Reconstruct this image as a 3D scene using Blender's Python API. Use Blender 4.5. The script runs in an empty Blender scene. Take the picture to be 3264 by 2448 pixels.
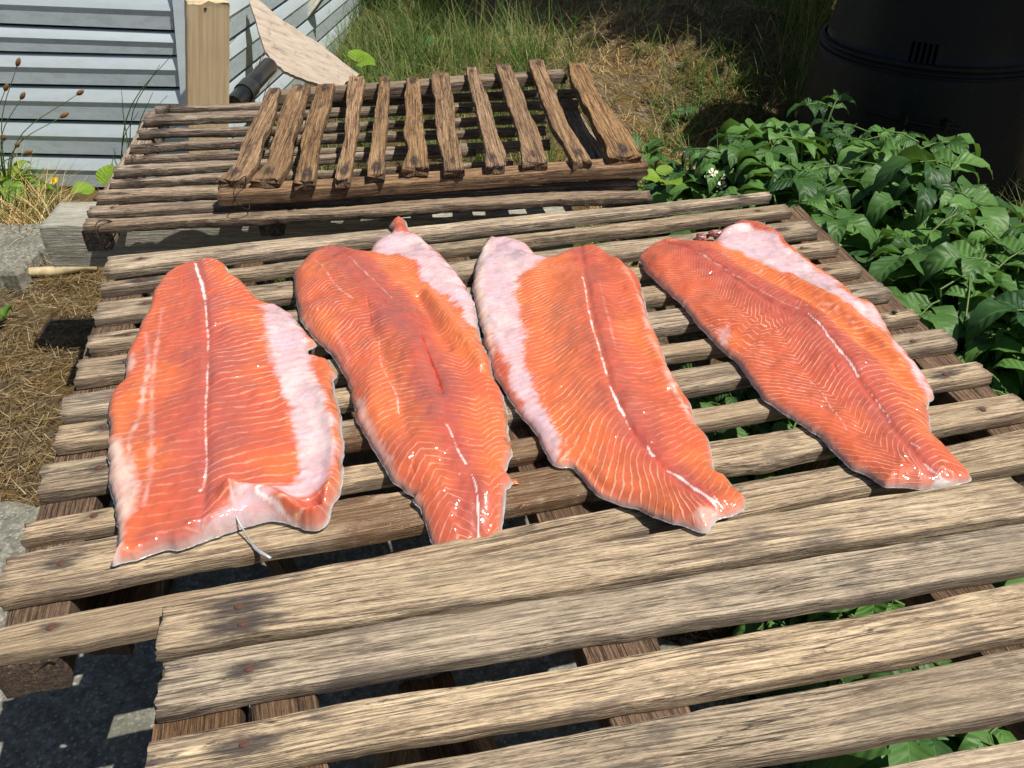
import bpy, bmesh, math, random
import numpy as np
from mathutils import Vector, Matrix
random.seed(5); RNG = np.random.default_rng(7)
scene = bpy.context.scene
COL = scene.collection
# ------------------------------------------------------------------ camera
CAM = Vector((0.0, 0.0, 1.3)); PITCH = math.radians(35.3); FPX = 2774.0
cam_d = bpy.data.cameras.new('camera'); cam = bpy.data.objects.new('camera', cam_d); COL.objects.link(cam)
cam.location = CAM; cam.rotation_euler = (math.radians(90)-PITCH, 0, 0)
cam_d.sensor_width = 36.0; cam_d.lens = 36.0*FPX/3264.0
cam_d.clip_start = 0.02; cam_d.clip_end = 500
scene.camera = cam
# ------------------------------------------------------------------ sky, sun, exposure
SUN_EL = math.radians(62); SUN_AZ = math.radians(-28)       # azimuth from +X, negative = camera side
w = bpy.data.worlds.new('World'); scene.world = w; w.use_nodes = True
nt = w.node_tree; bg = nt.nodes['Background']; sky = nt.nodes.new('ShaderNodeTexSky')
sky.sky_type = 'NISHITA'; sky.sun_disc = False; sky.sun_elevation = SUN_EL
sdir = Vector((math.cos(SUN_EL)*math.cos(SUN_AZ), math.cos(SUN_EL)*math.sin(SUN_AZ), math.sin(SUN_EL)))
sky.sun_rotation = math.atan2(sdir.x, sdir.y)
nt.links.new(sky.outputs[0], bg.inputs[0]); bg.inputs[1].default_value = 0.05
sl = bpy.data.lights.new('sun', 'SUN'); so = bpy.data.objects.new('sun', sl); COL.objects.link(so)
sl.energy = 4.6; sl.angle = math.radians(0.5); sl.color = (1.0, 0.95, 0.86)
so.rotation_euler = (-sdir).to_track_quat('-Z', 'Y').to_euler(); so.location = (3, -1, 5)
scene.view_settings.view_transform = 'Standard'; scene.view_settings.look = 'None'
scene.view_settings.exposure = 0.28; scene.view_settings.gamma = 1.0
scene.cycles.max_bounces = 6

# ------------------------------------------------------------------ pixel -> world
CP, SP = math.cos(PITCH), math.sin(PITCH)
def ray(sx, sy):
    a = (sx-1632.0)/FPX; b = -(sy-1224.0)/FPX
    return Vector((a, CP + b*SP, -SP + b*CP))
def at(sx, sy, z):
    r = ray(sx, sy); return CAM + r*((z-CAM.z)/r.z)
def at_pl(sx, sy, p0, n):
    r = ray(sx, sy); return CAM + r*((p0-CAM).dot(n)/r.dot(n))
def at_y(sx, sy, Y):
    r = ray(sx, sy); return CAM + r*((Y-CAM.y)/r.y)
K = 1.4756                      # display px -> source px
def D(p): return (p[0]*K, p[1]*K)
ZB = 0.50                       # top of the middle rack

# ------------------------------------------------------------------ numpy noise
def _h(ix, iy, seed):
    v = (ix*374761393 + iy*668265263 + seed*1442695041) & 0xffffffff
    v = ((v ^ (v >> 13))*1274126177) & 0xffffffff
    v = v ^ (v >> 16)
    return (v & 0xffff)/65535.0
def vn(x, y, seed=0):
    x = np.asarray(x, float); y = np.asarray(y, float)
    ix = np.floor(x).astype(np.int64); iy = np.floor(y).astype(np.int64)
    fx = x-ix; fy = y-iy; fx = fx*fx*(3-2*fx); fy = fy*fy*(3-2*fy)
    a = _h(ix, iy, seed); b = _h(ix+1, iy, seed); c = _h(ix, iy+1, seed); d = _h(ix+1, iy+1, seed)
    return (a*(1-fx)+b*fx)*(1-fy) + (c*(1-fx)+d*fx)*fy
def fbm(x, y, seed=0, o=4):
    s = 0; a = .5; t = 0
    for k in range(o):
        s = s + a*vn(np.asarray(x)*2**k, np.asarray(y)*2**k, seed+k*17); t += a; a *= .5
    return s/t
def sst(a, b, x):
    t = np.clip((x-a)/(b-a), 0, 1); return t*t*(3-2*t)

# ------------------------------------------------------------------ object helpers
def tag(o, label=None, cat=None, group=None, kind=None):
    if label: o['label'] = label
    if cat: o['category'] = cat
    if group: o['group'] = group
    if kind: o['kind'] = kind
    return o
def empty(name, loc, label, cat, group=None):
    o = bpy.data.objects.new(name, None); COL.objects.link(o); o.location = loc; o.empty_display_size = .1
    return tag(o, label, cat, group)
def wloc(o):
    v = Vector(o.location)
    while o.parent: o = o.parent; v += Vector(o.location)
    return v
def link(name, me, mat, parent=None, loc=(0, 0, 0), rot=None):
    """mesh in local coordinates; loc in world; parents never rotate"""
    o = bpy.data.objects.new(name, me); COL.objects.link(o)
    if mat and not me.materials: me.materials.append(mat)
    l = Vector(loc)
    if parent: o.parent = parent; l = l - wloc(parent)
    o.location = l
    if rot is not None: o.rotation_mode = 'QUATERNION'; o.rotation_quaternion = rot
    return o
def mesh_np(name, V, F, smooth=True, attrs=None):
    """V (n,3), F (m,4) or (m,3) int arrays"""
    me = bpy.data.meshes.new(name); V = np.asarray(V, np.float32); F = np.asarray(F, np.int32)
    k = F.shape[1]
    me.vertices.add(len(V)); me.vertices.foreach_set('co', V.ravel())
    me.loops.add(F.size); me.loops.foreach_set('vertex_index', F.ravel())
    me.polygons.add(len(F)); me.polygons.foreach_set('loop_start', np.arange(0, F.size, k, dtype=np.int32))
    me.polygons.foreach_set('loop_total', np.full(len(F), k, np.int32))
    me.polygons.foreach_set('use_smooth', np.full(len(F), smooth))
    me.update(calc_edges=True)
    for nm, a in (attrs or {}).items():
        a = np.asarray(a, np.float32)
        if a.ndim == 1:
            at_ = me.attributes.new(nm, 'FLOAT', 'POINT'); at_.data.foreach_set('value', a)
        else:
            at_ = me.attributes.new(nm, 'FLOAT_COLOR', 'POINT')
            at_.data.foreach_set('color', np.hstack([a, np.ones((len(a), 1), np.float32)]).astype(np.float32).ravel())
    me.validate(); return me
def bm_obj(name, bm, mat, parent=None, smooth=False, loc=(0, 0, 0), rot=None):
    me = bpy.data.meshes.new(name); bm.normal_update(); bm.to_mesh(me); bm.free()
    for p in me.polygons: p.use_smooth = smooth
    return link(name, me, mat, parent, loc, rot)
def bm_box(bm, sx, sy, sz, M=Matrix(), bev=0):
    r = bmesh.ops.create_cube(bm, size=1.0, matrix=M @ Matrix.Diagonal((sx, sy, sz, 1)))
    if bev: bmesh.ops.bevel(bm, geom=list({e for v in r['verts'] for e in v.link_edges}), offset=bev, segments=2, affect='EDGES')
def tube_np(pts, rad, n=8, caps=True):
    pts = [Vector(p) for p in pts]; V = []; F = []
    if not hasattr(rad, '__len__'): rad = [rad]*len(pts)
    up = Vector((0, 0, 1))
    for i, p in enumerate(pts):
        t = (pts[min(i+1, len(pts)-1)]-pts[max(i-1, 0)]).normalized()
        u = t.cross(up if abs(t.dot(up)) < .95 else Vector((1, 0, 0))).normalized(); v = t.cross(u)
        for k in range(n):
            a = 2*math.pi*k/n; V.append(p+(u*math.cos(a)+v*math.sin(a))*rad[i])
    for i in range(len(pts)-1):
        for k in range(n):
            F.append((i*n+k, i*n+(k+1) % n, (i+1)*n+(k+1) % n, (i+1)*n+k))
    if caps:
        for b, c in ((0, pts[0]), ((len(pts)-1)*n, pts[-1])):
            V.append(c); ci = len(V)-1
            for k in range(0, n, 2): F.append((ci, b+k, b+(k+1) % n, b+(k+2) % n))
    return V, F
def tube(name, pts, rad, mat, parent=None, n=8):
    o = Vector(pts[0]); V, F = tube_np([Vector(p)-o for p in pts], rad, n)
    return link(name, mesh_np(name, [tuple(v) for v in V], F), mat, parent, o)
def cat(P, n):
    """catmull-rom resample of polyline to n points"""
    P = np.asarray(P, float); m = len(P); out = []
    Q = np.vstack([2*P[0]-P[1], P, 2*P[-1]-P[-2]])
    for t in np.linspace(0, m-1-1e-9, n):
        i = int(t); f = t-i; p0, p1, p2, p3 = Q[i], Q[i+1], Q[i+2], Q[i+3]
        out.append(.5*((2*p1)+(-p0+p2)*f+(2*p0-5*p1+4*p2-p3)*f*f+(-p0+3*p1-3*p2+p3)*f**3))
    return np.array(out)

# ------------------------------------------------------------------ materials
class NT:
    def __init__(s, name):
        s.m = bpy.data.materials.new(name); s.m.use_nodes = True; s.t = s.m.node_tree
        s.b = s.t.nodes['Principled BSDF']; s.o = s.t.nodes['Material Output']
    def n(s, typ, **kw):
        x = s.t.nodes.new(typ)
        for k, v in kw.items():
            if k.startswith('i_'): x.inputs[k[2:].replace('_', ' ')].default_value = v
            else: setattr(x, k, v)
        return x
    def l(s, a, b): s.t.links.new(a, b)
    def noise(s, vec, scale, detail=4, rough=.6, dist=0):
        x = s.n('ShaderNodeTexNoise'); x.inputs['Scale'].default_value = scale; x.inputs['Detail'].default_value = detail
        x.inputs['Roughness'].default_value = rough; x.inputs['Distortion'].default_value = dist
        if vec is not None: s.l(vec, x.inputs['Vector'])
        return x.outputs['Fac']
    def ramp(s, fac, stops):
        x = s.n('ShaderNodeValToRGB'); e = x.color_ramp.elements
        while len(e) < len(stops): e.new(.5)
        for el, (p, c) in zip(e, stops):
            el.position = p; el.color = (*c, 1) if len(c) == 3 else c
        s.l(fac, x.inputs[0]); return x.outputs[0]
    def mr(s, v, a, b, c=0., d=1., smooth=True):
        x = s.n('ShaderNodeMapRange'); x.interpolation_type = 'SMOOTHSTEP' if smooth else 'LINEAR'
        for i, q in enumerate((a, b, c, d)): x.inputs[i+1].default_value = q
        s.l(v, x.inputs[0]); return x.outputs[0]
    def math(s, op, a, b=None, c=None):
        x = s.n('ShaderNodeMath', operation=op)
        for i, q in enumerate((a, b, c)):
            if q is None: continue
            if isinstance(q, (int, float)): x.inputs[i].default_value = q
            else: s.l(q, x.inputs[i])
        return x.outputs[0]
    def mix(s, fac, a, b, mode='MIX'):
        x = s.n('ShaderNodeMix', data_type='RGBA', blend_type=mode)
        for i, q in ((0, fac), (6, a), (7, b)):
            if isinstance(q, (int, float)): x.inputs[i].default_value = q
            elif isinstance(q, tuple): x.inputs[i].default_value = (*q, 1)
            else: s.l(q, x.inputs[i])
        return x.outputs[2]
    def mapping(s, vec, scale=(1, 1, 1), loc=None):
        x = s.n('ShaderNodeMapping'); x.inputs['Scale'].default_value = scale
        s.l(vec, x.inputs['Vector'])
        if loc is not None: s.l(loc, x.inputs['Location'])
        return x.outputs[0]
    def bump(s, h, dist, strength=1.0, normal=None):
        x = s.n('ShaderNodeBump'); x.inputs['Distance'].default_value = dist; x.inputs['Strength'].default_value = strength
        s.l(h, x.inputs['Height'])
        if normal is not None: s.l(normal, x.inputs['Normal'])
        return x.outputs[0]
    def attr(s, name, out='Fac'):
        x = s.n('ShaderNodeAttribute', attribute_name=name); return x.outputs[out]

def wood_mat(name, pale, mid, dark, patch=(.09, .075, .06), patch_lo=.56, patch_hi=.72, rough=.75, ridges=1.0, side=None, wet=False, sat_rand=.14):
    """weathered sawn timber: object X runs along the grain; attribute stain = iron stain round nails"""
    t = NT(name); tc = t.n('ShaderNodeTexCoord').outputs['Object']
    oi = t.n('ShaderNodeObjectInfo').outputs['Random']
    off = t.n('ShaderNodeCombineXYZ')
    for i, k in enumerate((37., 91., 53.)): t.l(t.math('MULTIPLY', oi, k), off.inputs[i])
    warp = t.noise(t.mapping(tc, (2, 5, 5), off.outputs[0]), 1, 2)
    wv = t.n('ShaderNodeVectorMath', operation='ADD'); cw = t.n('ShaderNodeCombineXYZ')
    t.l(t.math('MULTIPLY', t.math('SUBTRACT', warp, .5), .02), cw.inputs[1]); t.l(tc, wv.inputs[0]); t.l(cw.outputs[0], wv.inputs[1])
    P = wv.outputs[0]
    g1 = t.noise(t.mapping(P, (10, 330, 330), off.outputs[0]), 1, 4, .65)
    g2 = t.noise(t.mapping(P, (5, 150, 150), off.outputs[0]), 1, 6, .7)
    g3 = t.noise(t.mapping(P, (7, 60, 60), off.outputs[0]), 1, 5, .65)
    blot = t.noise(t.mapping(P, (9, 22, 22), off.outputs[0]), 1, 6, .62, .6)
    grime = t.noise(t.mapping(P, (26, 110, 110), off.outputs[0]), 1, 6, .75)
    big = t.noise(t.mapping(P, (3, 7, 7), off.outputs[0]), 1, 3, .5)
    c = t.ramp(t.math('ADD', t.math('MULTIPLY', g2, .6), t.math('MULTIPLY', g3, .4)), [(.36, dark), (.47, mid), (.60, pale), (.70, tuple(min(1, q*1.12) for q in pale))])
    c = t.mix(t.mr(g1, .51, .62, 0, .85), c, tuple(q*.42 for q in dark))
    g4 = t.noise(t.mapping(P, (45, 620, 620), off.outputs[0]), 1, 3, .7); c = t.mix(t.mr(g4, .52, .66, 0, .6), c, tuple(q*.7 for q in dark)); c = t.mix(t.mr(g4, .46, .34, 0, .5), c, tuple(min(1, q*1.25) for q in pale))
    c = t.mix(t.mr(g1, .44, .30, 0, .35), c, tuple(min(1, q*1.3) for q in pale))
    c = t.mix(t.math('MULTIPLY', t.mr(t.math('ADD', blot, t.math('MULTIPLY', t.math('SUBTRACT', g1, .5), .35)), patch_lo, patch_hi), .78), c, patch)
    c = t.mix(t.math('MULTIPLY', t.mr(grime, .56, .68), t.mr(big, .42, .62, .25, .9)), c, tuple(q*.55 for q in patch))
    ck = t.noise(t.mapping(P, (1.6, 70, 70), off.outputs[0]), 1, 2, .5); cr = t.mr(t.math('ABSOLUTE', t.math('SUBTRACT', ck, .5)), .0, .011, .85, 0)
    cr = t.math('MULTIPLY', cr, t.mr(big, .45, .55)); c = t.mix(cr, c, tuple(q*.3 for q in dark))
    c = t.mix(t.mr(big, .50, .30, 0, .45), c, tuple(q*.75 for q in mid))
    st = t.attr('stain'); sn = t.noise(t.mapping(P, (30, 160, 160), off.outputs[0]), 1, 4)
    stm = t.mr(t.math('ADD', st, t.math('MULTIPLY', t.math('SUBTRACT', sn, .5), 1.0)), .18, .66, 0, .85)
    c = t.mix(stm, c, (.035, .030, .032))
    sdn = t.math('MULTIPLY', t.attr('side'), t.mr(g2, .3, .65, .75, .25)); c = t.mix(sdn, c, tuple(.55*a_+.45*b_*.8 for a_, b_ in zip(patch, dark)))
    hsv = t.n('ShaderNodeHueSaturation'); t.l(c, hsv.inputs['Color'])
    t.l(t.mr(oi, 0, 1, .82, 1.18, False), hsv.inputs['Value'])
    t.l(t.mr(t.math('FRACT', t.math('MULTIPLY', oi, 7.31)), 0, 1, 1-sat_rand, 1+sat_rand*.4, False), hsv.inputs['Saturation'])
    c = hsv.outputs[0]
    rg = rough
    if wet:
        wa = t.attr('wet'); c = t.mix(t.math('MULTIPLY', wa, .7), c, (.13, .055, .02))
        t.l(t.mr(wa, 0, 1, rough, .16), t.b.inputs['Roughness'])
    else: t.b.inputs['Roughness'].default_value = rough
    t.l(c, t.b.inputs['Base Color']); t.b.inputs['Specular IOR Level'].default_value = .3
    hh = t.math('ADD', t.math('MULTIPLY', t.mr(g1, .38, .62), -.7), t.math('MULTIPLY', t.mr(g2, .35, .62), .45))
    hh = t.math('ADD', hh, t.math('MULTIPLY', grime, .35)); hh = t.math('SUBTRACT', hh, t.math('MULTIPLY', cr, 1.2))
    t.l(t.bump(hh, .0012*ridges, .9), t.b.inputs['Normal'])
    return t.m
M = {}
M['woodB'] = wood_mat('weathered_tan_wood', (.60, .47, .32), (.39, .29, .19), (.155, .107, .068), patch=(.13, .10, .083), patch_lo=.50, patch_hi=.70, wet=True)
M['woodF'] = wood_mat('sunbleached_wood', (.68, .53, .355), (.44, .33, .215), (.17, .118, .075), patch=(.125, .098, .082), patch_lo=.49, patch_hi=.70)
M['woodC'] = wood_mat('old_brown_wood', (.50, .385, .275), (.30, .215, .145), (.10, .07, .048), patch=(.07, .052, .042), ridges=1.4)
M['woodD'] = wood_mat('dark_brown_wood', (.46, .285, .145), (.28, .16, .078), (.095, .054, .028), patch=(.07, .05, .036), ridges=1.3)
M['stringer'] = wood_mat('ridged_brown_wood', (.26, .155, .085), (.18, .105, .057), (.07, .04, .024), ridges=2.5, patch_lo=.62, patch_hi=.8)
def pale_plank():
    t = NT('pale_new_wood'); tc = t.n('ShaderNodeTexCoord').outputs['Object']
    a = t.noise(t.mapping(tc, (1.5, 60, 60)), 1, 5, .6, .4); b = t.noise(t.mapping(tc, (8, 260, 260)), 1, 4, .6); d = t.noise(tc, 14, 5, .7)
    k = t.ramp(a, [(.35, (.66, .47, .26)), (.5, (.78, .60, .37)), (.68, (.86, .70, .48))]); k = t.mix(t.mr(b, .55, .68, 0, .3), k, (.5, .34, .18))
    k = t.mix(t.mr(d, .62, .74, 0, .5), k, (.42, .30, .18)); k = t.mix(t.math('MULTIPLY', t.attr('stain'), .8), k, (.12, .08, .05))
    t.l(k, t.b.inputs['Base Color']); t.b.inputs['Roughness'].default_value = .7; t.l(t.bump(b, .0006), t.b.inputs['Normal']); return t.m
M['post'] = pale_plank()
M['greywood'] = wood_mat('grey_green_timber', (.62, .60, .50), (.48, .46, .38), (.26, .24, .19), patch=(.30, .28, .22), ridges=1.5)
def plain(name, col, rough=.6, metal=0, var=.35, scale=40, bump=0.0, spec=.5):
    t = NT(name); tc = t.n('ShaderNodeTexCoord').outputs['Object']
    f = t.noise(tc, scale, 6, .65)
    c = t.ramp(f, [(.3, tuple(q*(1-var) for q in col)), (.7, tuple(min(1, q*(1+var)) for q in col))])
    t.l(c, t.b.inputs['Base Color']); t.b.inputs['Roughness'].default_value = rough; t.b.inputs['Metallic'].default_value = metal
    t.b.inputs['Specular IOR Level'].default_value = spec
    if bump: t.l(t.bump(f, bump), t.b.inputs['Normal'])
    return t.m
M['rust'] = plain('rusty_iron', (.10, .045, .028), .8, 0, .5, 300, .001)
M['wire'] = plain('rusty_wire', (.03, .02, .016), .7, .2, .4, 200)

# ------------------------------------------------------------------ slats
def slat(parent, name, mat, A, B, wA, wB, t, n=Vector((0, 0, 1)), nails=(), seed=0, mid=None, wavy=.003, bow=0.0, wet=None, round_=.006, endj=.004, rag=.0):
    """A,B: centres of the top face ends (world). top face on the plane with normal n. optional mid: list of (f, lateral, width)"""
    A = Vector(A); B = Vector(B); L = (B-A).length; X = (B-A).normalized(); Y = n.cross(X).normalized(); Z = X.cross(Y)
    ns = max(12, int(L/.008)); r = round_
    prof = []                                         # profile in (y in -1..1 scaled, z)
    ny = 9
    for k in (-1, -.95, -.7, -.35, 0, .35, .7, .95, 1): prof.append((k, 0, 't'))
    prof.append((1, -1, 's')); prof.append((1, -2, 's')); prof.append((1, -3, 's'))
    for k in range(5): prof.append((1-2*k/4, -4, 'b'))
    prof.append((-1, -3, 's')); prof.append((-1, -2, 's')); prof.append((-1, -1, 's'))
    m = len(prof); xs = np.linspace(0, 1, ns); sdm = np.zeros((ns, m)); V = np.zeros((ns, m, 3)); stain = np.zeros((ns, m)); wt = np.zeros((ns, m))
    sd = seed*13.7+3
    yc = (vn(xs*L*5, xs*0+sd, 1)-.5)*wavy*1.6 + bow*np.sin(xs*math.pi)
    wl = (fbm(xs*L*9, xs*0+sd+5, 2)-.5)*wavy*2.4; wr = (fbm(xs*L*9, xs*0+sd+9, 3)-.5)*wavy*2.4
    if rag: wl = wl+(vn(xs*L*60, xs*0+sd+25, 5)-.5)*rag; wr = wr+(vn(xs*L*60, xs*0+sd+29, 6)-.5)*rag
    zz = (vn(xs*L*4, xs*0+sd+13, 4)-.5)*wavy*.9
    W = wA+(wB-wA)*xs
    if mid is not None:
        fs = [q[0] for q in mid]; yc = yc+np.interp(xs, fs, [q[1] for q in mid]); W = np.interp(xs, fs, [q[2] for q in mid])
        yc = np.convolve(np.pad(yc, 4, 'edge'), np.ones(9)/9, 'valid'); W = np.convolve(np.pad(W, 4, 'edge'), np.ones(9)/9, 'valid')
    for j, (py, pz, kd) in enumerate(prof):
        hw = W/2
        edge = np.where(py > 0, hw+wr, hw-wl)
        y = yc+py*np.abs(edge)
        if kd == 't':
            z = -(.0004+.0024*vn(xs*L*30, xs*0+py*3+sd, 27)**4)*(abs(py) > .99) + (vn(xs*L*14, xs*0+py*3+sd, 7)-.5)*.0012
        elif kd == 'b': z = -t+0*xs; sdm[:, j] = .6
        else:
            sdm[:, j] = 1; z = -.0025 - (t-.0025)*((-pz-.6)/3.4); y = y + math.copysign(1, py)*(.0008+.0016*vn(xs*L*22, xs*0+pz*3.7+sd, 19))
        V[:, j, 0] = xs*L; V[:, j, 1] = y; V[:, j, 2] = z+zz
    # crooked ends
    for e, sg in ((0, -1), (ns-1, 1)):
        jit = (vn(np.arange(m)*.9+sd, np.zeros(m)+e, 8)-.5)*2*endj
        V[e, :, 0] += jit
        if L > .1: V[e+(-sg), :, 0] += jit*.5
    for (fx, fy) in nails:
        q_ = (.5+.9*float(vn(fx*77+sd, fy*999, 3)))*(1.7 if 40 < seed < 50 else 1); dx = (V[:, :, 0]-fx*L-.006*(q_-1))/(.030*q_); dy = (V[:, :, 1]-fy)/(.011*q_)
        stain = np.maximum(stain, min(.8, .5+.25*q_)*np.exp(-(dx*dx+dy*dy)))
    stain = np.maximum(stain, .45*np.exp(-(V[:, :, 0]/.012)**2)); stain = np.maximum(stain, .45*np.exp(-((L-V[:, :, 0])/.012)**2))
    if wet is not None:
        for (wx, wy, wr_) in wet:
            p = Vector((wx, wy, 0))-A; lx = p.dot(X); ly = p.dot(Y)
            dd = np.hypot((V[:, :, 0]-lx)/1.6, V[:, :, 1]-ly)/wr_
            wt = np.maximum(wt, sst(1.15, .5, dd+(fbm(V[:, :, 0]*60, V[:, :, 1]*160, 3)-.5)*1.1))
    Vf = V.reshape(-1, 3); F = []
    i = np.arange(ns-1)[:, None]; j = np.arange(m)[None, :]; j2 = (j+1) % m
    F = np.stack([i*m+j, (i+1)*m+j, (i+1)*m+j2, i*m+j2], -1).reshape(-1, 4)
    # end caps
    caps = []
    for e in (0, ns-1):
        c = V[e].mean(0); Vf = np.vstack([Vf, c]); ci = len(Vf)-1
        for k in range(0, m-1, 2): caps.append((ci, e*m+k, e*m+k+1, e*m+(k+2) % m))
        if m % 2: caps.append((ci, e*m+m-1, e*m, e*m))
    F = np.vstack([F, np.array([c for c in caps if len(set(c)) == 4])])
    st = np.append(stain.ravel(), [.3, .3]); wv = np.append(wt.ravel(), [0, 0])
    me = mesh_np(name, Vf, F, True, {'stain': st, 'wet': wv, 'side': np.append(sdm.ravel(), [.5, .5])})
    try: me.shade_smooth(); 
    except Exception: pass
    rot = Matrix((X, Y, Z)).transposed().to_quaternion()
    o = link(name, me, mat, parent, A, rot)
    md = o.modifiers.new('n', 'EDGE_SPLIT'); md.split_angle = math.radians(42)
    for (fx, fy) in nails:
        p = A+X*(fx*L)+Y*(fy+float(np.interp(fx, xs, yc)))+Z*(float(np.interp(fx, xs, zz))-.0002)
        bm = bmesh.new(); bmesh.ops.create_cone(bm, cap_ends=True, segments=12, radius1=.0052, radius2=.0042, depth=.0016)
        nl = bm_obj('nail', bm, M['rust'], None, False)
        nl.parent = o; nl.location = (fx*L, fy+float(np.interp(fx, xs, yc)), float(np.interp(fx, xs, zz))+.0008)
    return o
def slat_px(parent, name, mat, l, r, z, t, nails_m=(), seed=0, plane=None, **kw):
    """l=(x, ytop, ybot) r=(x, ytop, ybot): far top edge / near lower edge in photo px at each end"""
    def end(e):
        x, yt, yb = e
        if plane is None:
            far = at(x, yt, z); near = at(x, yb, z-t); near.z = z
        else:
            p0, n = plane; far = at_pl(x, yt, p0, n); near = at_pl(x, yb, p0-n*t, n)+n*t
        return far, near
    fl, nl = end(l); fr, nr = end(r)
    A = (fl+nl)/2; B = (fr+nr)/2; n = Vector((0, 0, 1)) if plane is None else plane[1]
    X = (B-A).normalized(); Y = n.cross(X)
    wA = max(.012, abs((fl-nl).dot(Y)))+.005; wB = max(.012, abs((fr-nr).dot(Y)))+.005
    L = (B-A).length
    nails = [((d if d > 0 else L+d)/L, off) for d, off in nails_m]
    return slat(parent, name, mat, A, B, wA, wB, t, n, nails, seed, **kw)
def beam(parent, name, mat, A, B, wd, h, seed=0, n=Vector((0, 0, 1)), **kw):
    """A,B on the top face"""
    return slat(parent, name, mat, A, B, wd, wd, h, n, (), seed, **kw)

# ---------------- middle rack
Bl = [(343, 819, 889), (326, 904, 949), (311, 966, 1043), (287, 1070, 1137), (251, 1150, 1240), (209, 1262, 1357), (185, 1364, 1456), (137, 1488, 1604), (83, 1663, 1745), (20, 1773, 1946), (-60, 2012, 2130)]
Br = [(2450, 614, 647), (2510, 649, 697), (2584, 701, 765), (2657, 768, 820), (2731, 829, 889), (2811, 894, 963), (2911, 986, 1037), (3023, 1046, 1126), (3129, 1151, 1226), (3249, 1249, 1346), (3420, 1345, 1470)]
TB = .022
rootB = empty('slatted_rack', (at(1300, 1300, 0).x, at(1300, 1300, 0).y, ZB-.07), 'large middle rack of tan weathered slats carrying the four salmon fillets', 'rack')
p1 = at(1080, 1120*K, ZB)
wetpx = [(1120*K, 975*K, .05), (1170*K, 1040*K, .07), (1150*K, 1010*K, .05), (800*K, 1110*K, .05), (745*K, 1110*K, .035), (700*K, 1000*K, .03), (760*K, 960*K, .04), (1110*K, 1080*K, .04), (850*K, 1150*K, .05), (560*K, 1210*K, .02)]
wetw = [(at(a, b, ZB).x, at(a, b, ZB).y, c) for a, b, c in wetpx]
for i, (l, r) in enumerate(zip(Bl, Br)):
    slat_px(rootB, 'slat', M['woodB'], l, r, ZB, TB, [(.065+.01*(i % 3), .004), (-.075, -.003)], seed=i+1, wet=wetw, wavy=.0045)
beam(rootB, 'stringer', M['stringer'], at(400, 900, ZB-TB-.001), at(78, 2120, ZB-TB-.001), .07, .05, 31)
beam(rootB, 'stringer', M['stringer'], at(1430, 800, ZB-TB-.001), at(1845, 1740, ZB-TB-.001), .075, .05, 32)
beam(rootB, 'stringer', M['stringer'], at(2500, 660, ZB-TB-.001), at(3330, 1480, ZB-TB-.001), .075, .05, 33)
# ---------------- front rack
ZF = ZB+.024
rootF = empty('slatted_rack', (at(1800, 2200, 0).x, at(1800, 2200, 0).y, ZF-.07), 'nearest rack of broad sun-bleached slats overlapping the middle rack at the bottom of the picture', 'rack')
Fl = [(513, 1937, 2104), (518, 2112, 2290), (477, 2366, 2540), (430, 2600, 2800), (380, 2870, 3080)]
def lin(x, x0, y0, x1, y1): return y0+(y1-y0)*(x-x0)/(x1-x0)
Fr = [(3290, lin(3290, 1300, 1799, 2400, 1638), 1650), (3420, 1636, lin(3420, 2164, 1983, 3264, 1828)), (3440, lin(3440, 2164, 2024, 3264, 1858), lin(3440, 2164, 2188, 3264, 2038)),
      (3460, lin(3460, 2164, 2265, 3264, 2078), lin(3460, 2164, 2450, 3264, 2285)), (3480, 2330, 2520)]
Fr[0] = (3262, 1517, 1668); Fr[1] = (3420, 1642, 1806)
for i, (l, r) in enumerate(zip(Fl, Fr)):
    slat_px(rootF, 'slat', M['woodF'], l, r, ZF, TB, [(.085, .012), (.09, -.014)] if i == 0 else [(.09, 0.0)], seed=i+41, wavy=.004)
beam(rootF, 'stringer', M['stringer'], at(640, 2120, ZF-TB-.001), at(600, 2700, ZF-TB-.001), .085, .05, 51)
beam(rootF, 'stringer', M['stringer'], at(893, 2110, ZF-TB-.001), at(975, 2760, ZF-TB-.001), .065, .05, 52)
beam(rootF, 'stringer', M['stringer'], at(1900, 1880, ZF-TB-.001), at(2260, 2680, ZF-TB-.001), .085, .05, 53)
beam(rootF, 'stringer', M['stringer'], at(2960, 1760, ZF-TB-.001), at(3480, 2330, ZF-TB-.001), .08, .05, 54)
# ---------------- rear rack (tilted up towards the back)
yC = at(1100, 660, ZB).y; tilt = math.radians(4.0)
nC = Vector((0, -math.sin(tilt), math.cos(tilt))); pC = Vector((0, yC, ZB+.012))
rootC = empty('slatted_rack', (at(1100, 500, .4).x, at(1100, 500, .4).y, .42), 'rear rack of narrow dark weathered laths tied with wire at its left end', 'rack')
Cl = [(497, 341, 368), (462, 366, 404), (443, 418, 444), (416, 460, 486), (400, 500, 526), (370, 532, 569), (353, 572, 604), (313, 607, 655), (288, 657, 699), (274, 702, 746)]
Cr = [(1841, 286, 310), (1841, 322, 342), (1741, 368, 388), (1739, 404, 428), (1751, 448, 474), (1515, 470, 500), (1635, 512, 540), (2045, 540, 572), (2030, 572, 606), (2072, 601, 645)]
for i, (l, r) in enumerate(zip(Cl, Cr)):
    slat_px(rootC, 'slat', M['woodC'], l, r, 0, .020, [(.05, 0)], seed=i+61, plane=(pC, nC), wavy=.0065, rag=.003)
pl2 = (pC-nC*.021, nC)
for (xa, ya, xb, yb), wd in (((500, 352, 300, 735), .05), ((960, 330, 860, 690), .05), ((1790, 300, 1990, 640), .05)):
    beam(rootC, 'stringer', M['woodC'], at_pl(xa, ya, *pl2), at_pl(xb, yb, *pl2), wd, .05, int(xa), n=nC)
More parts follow.
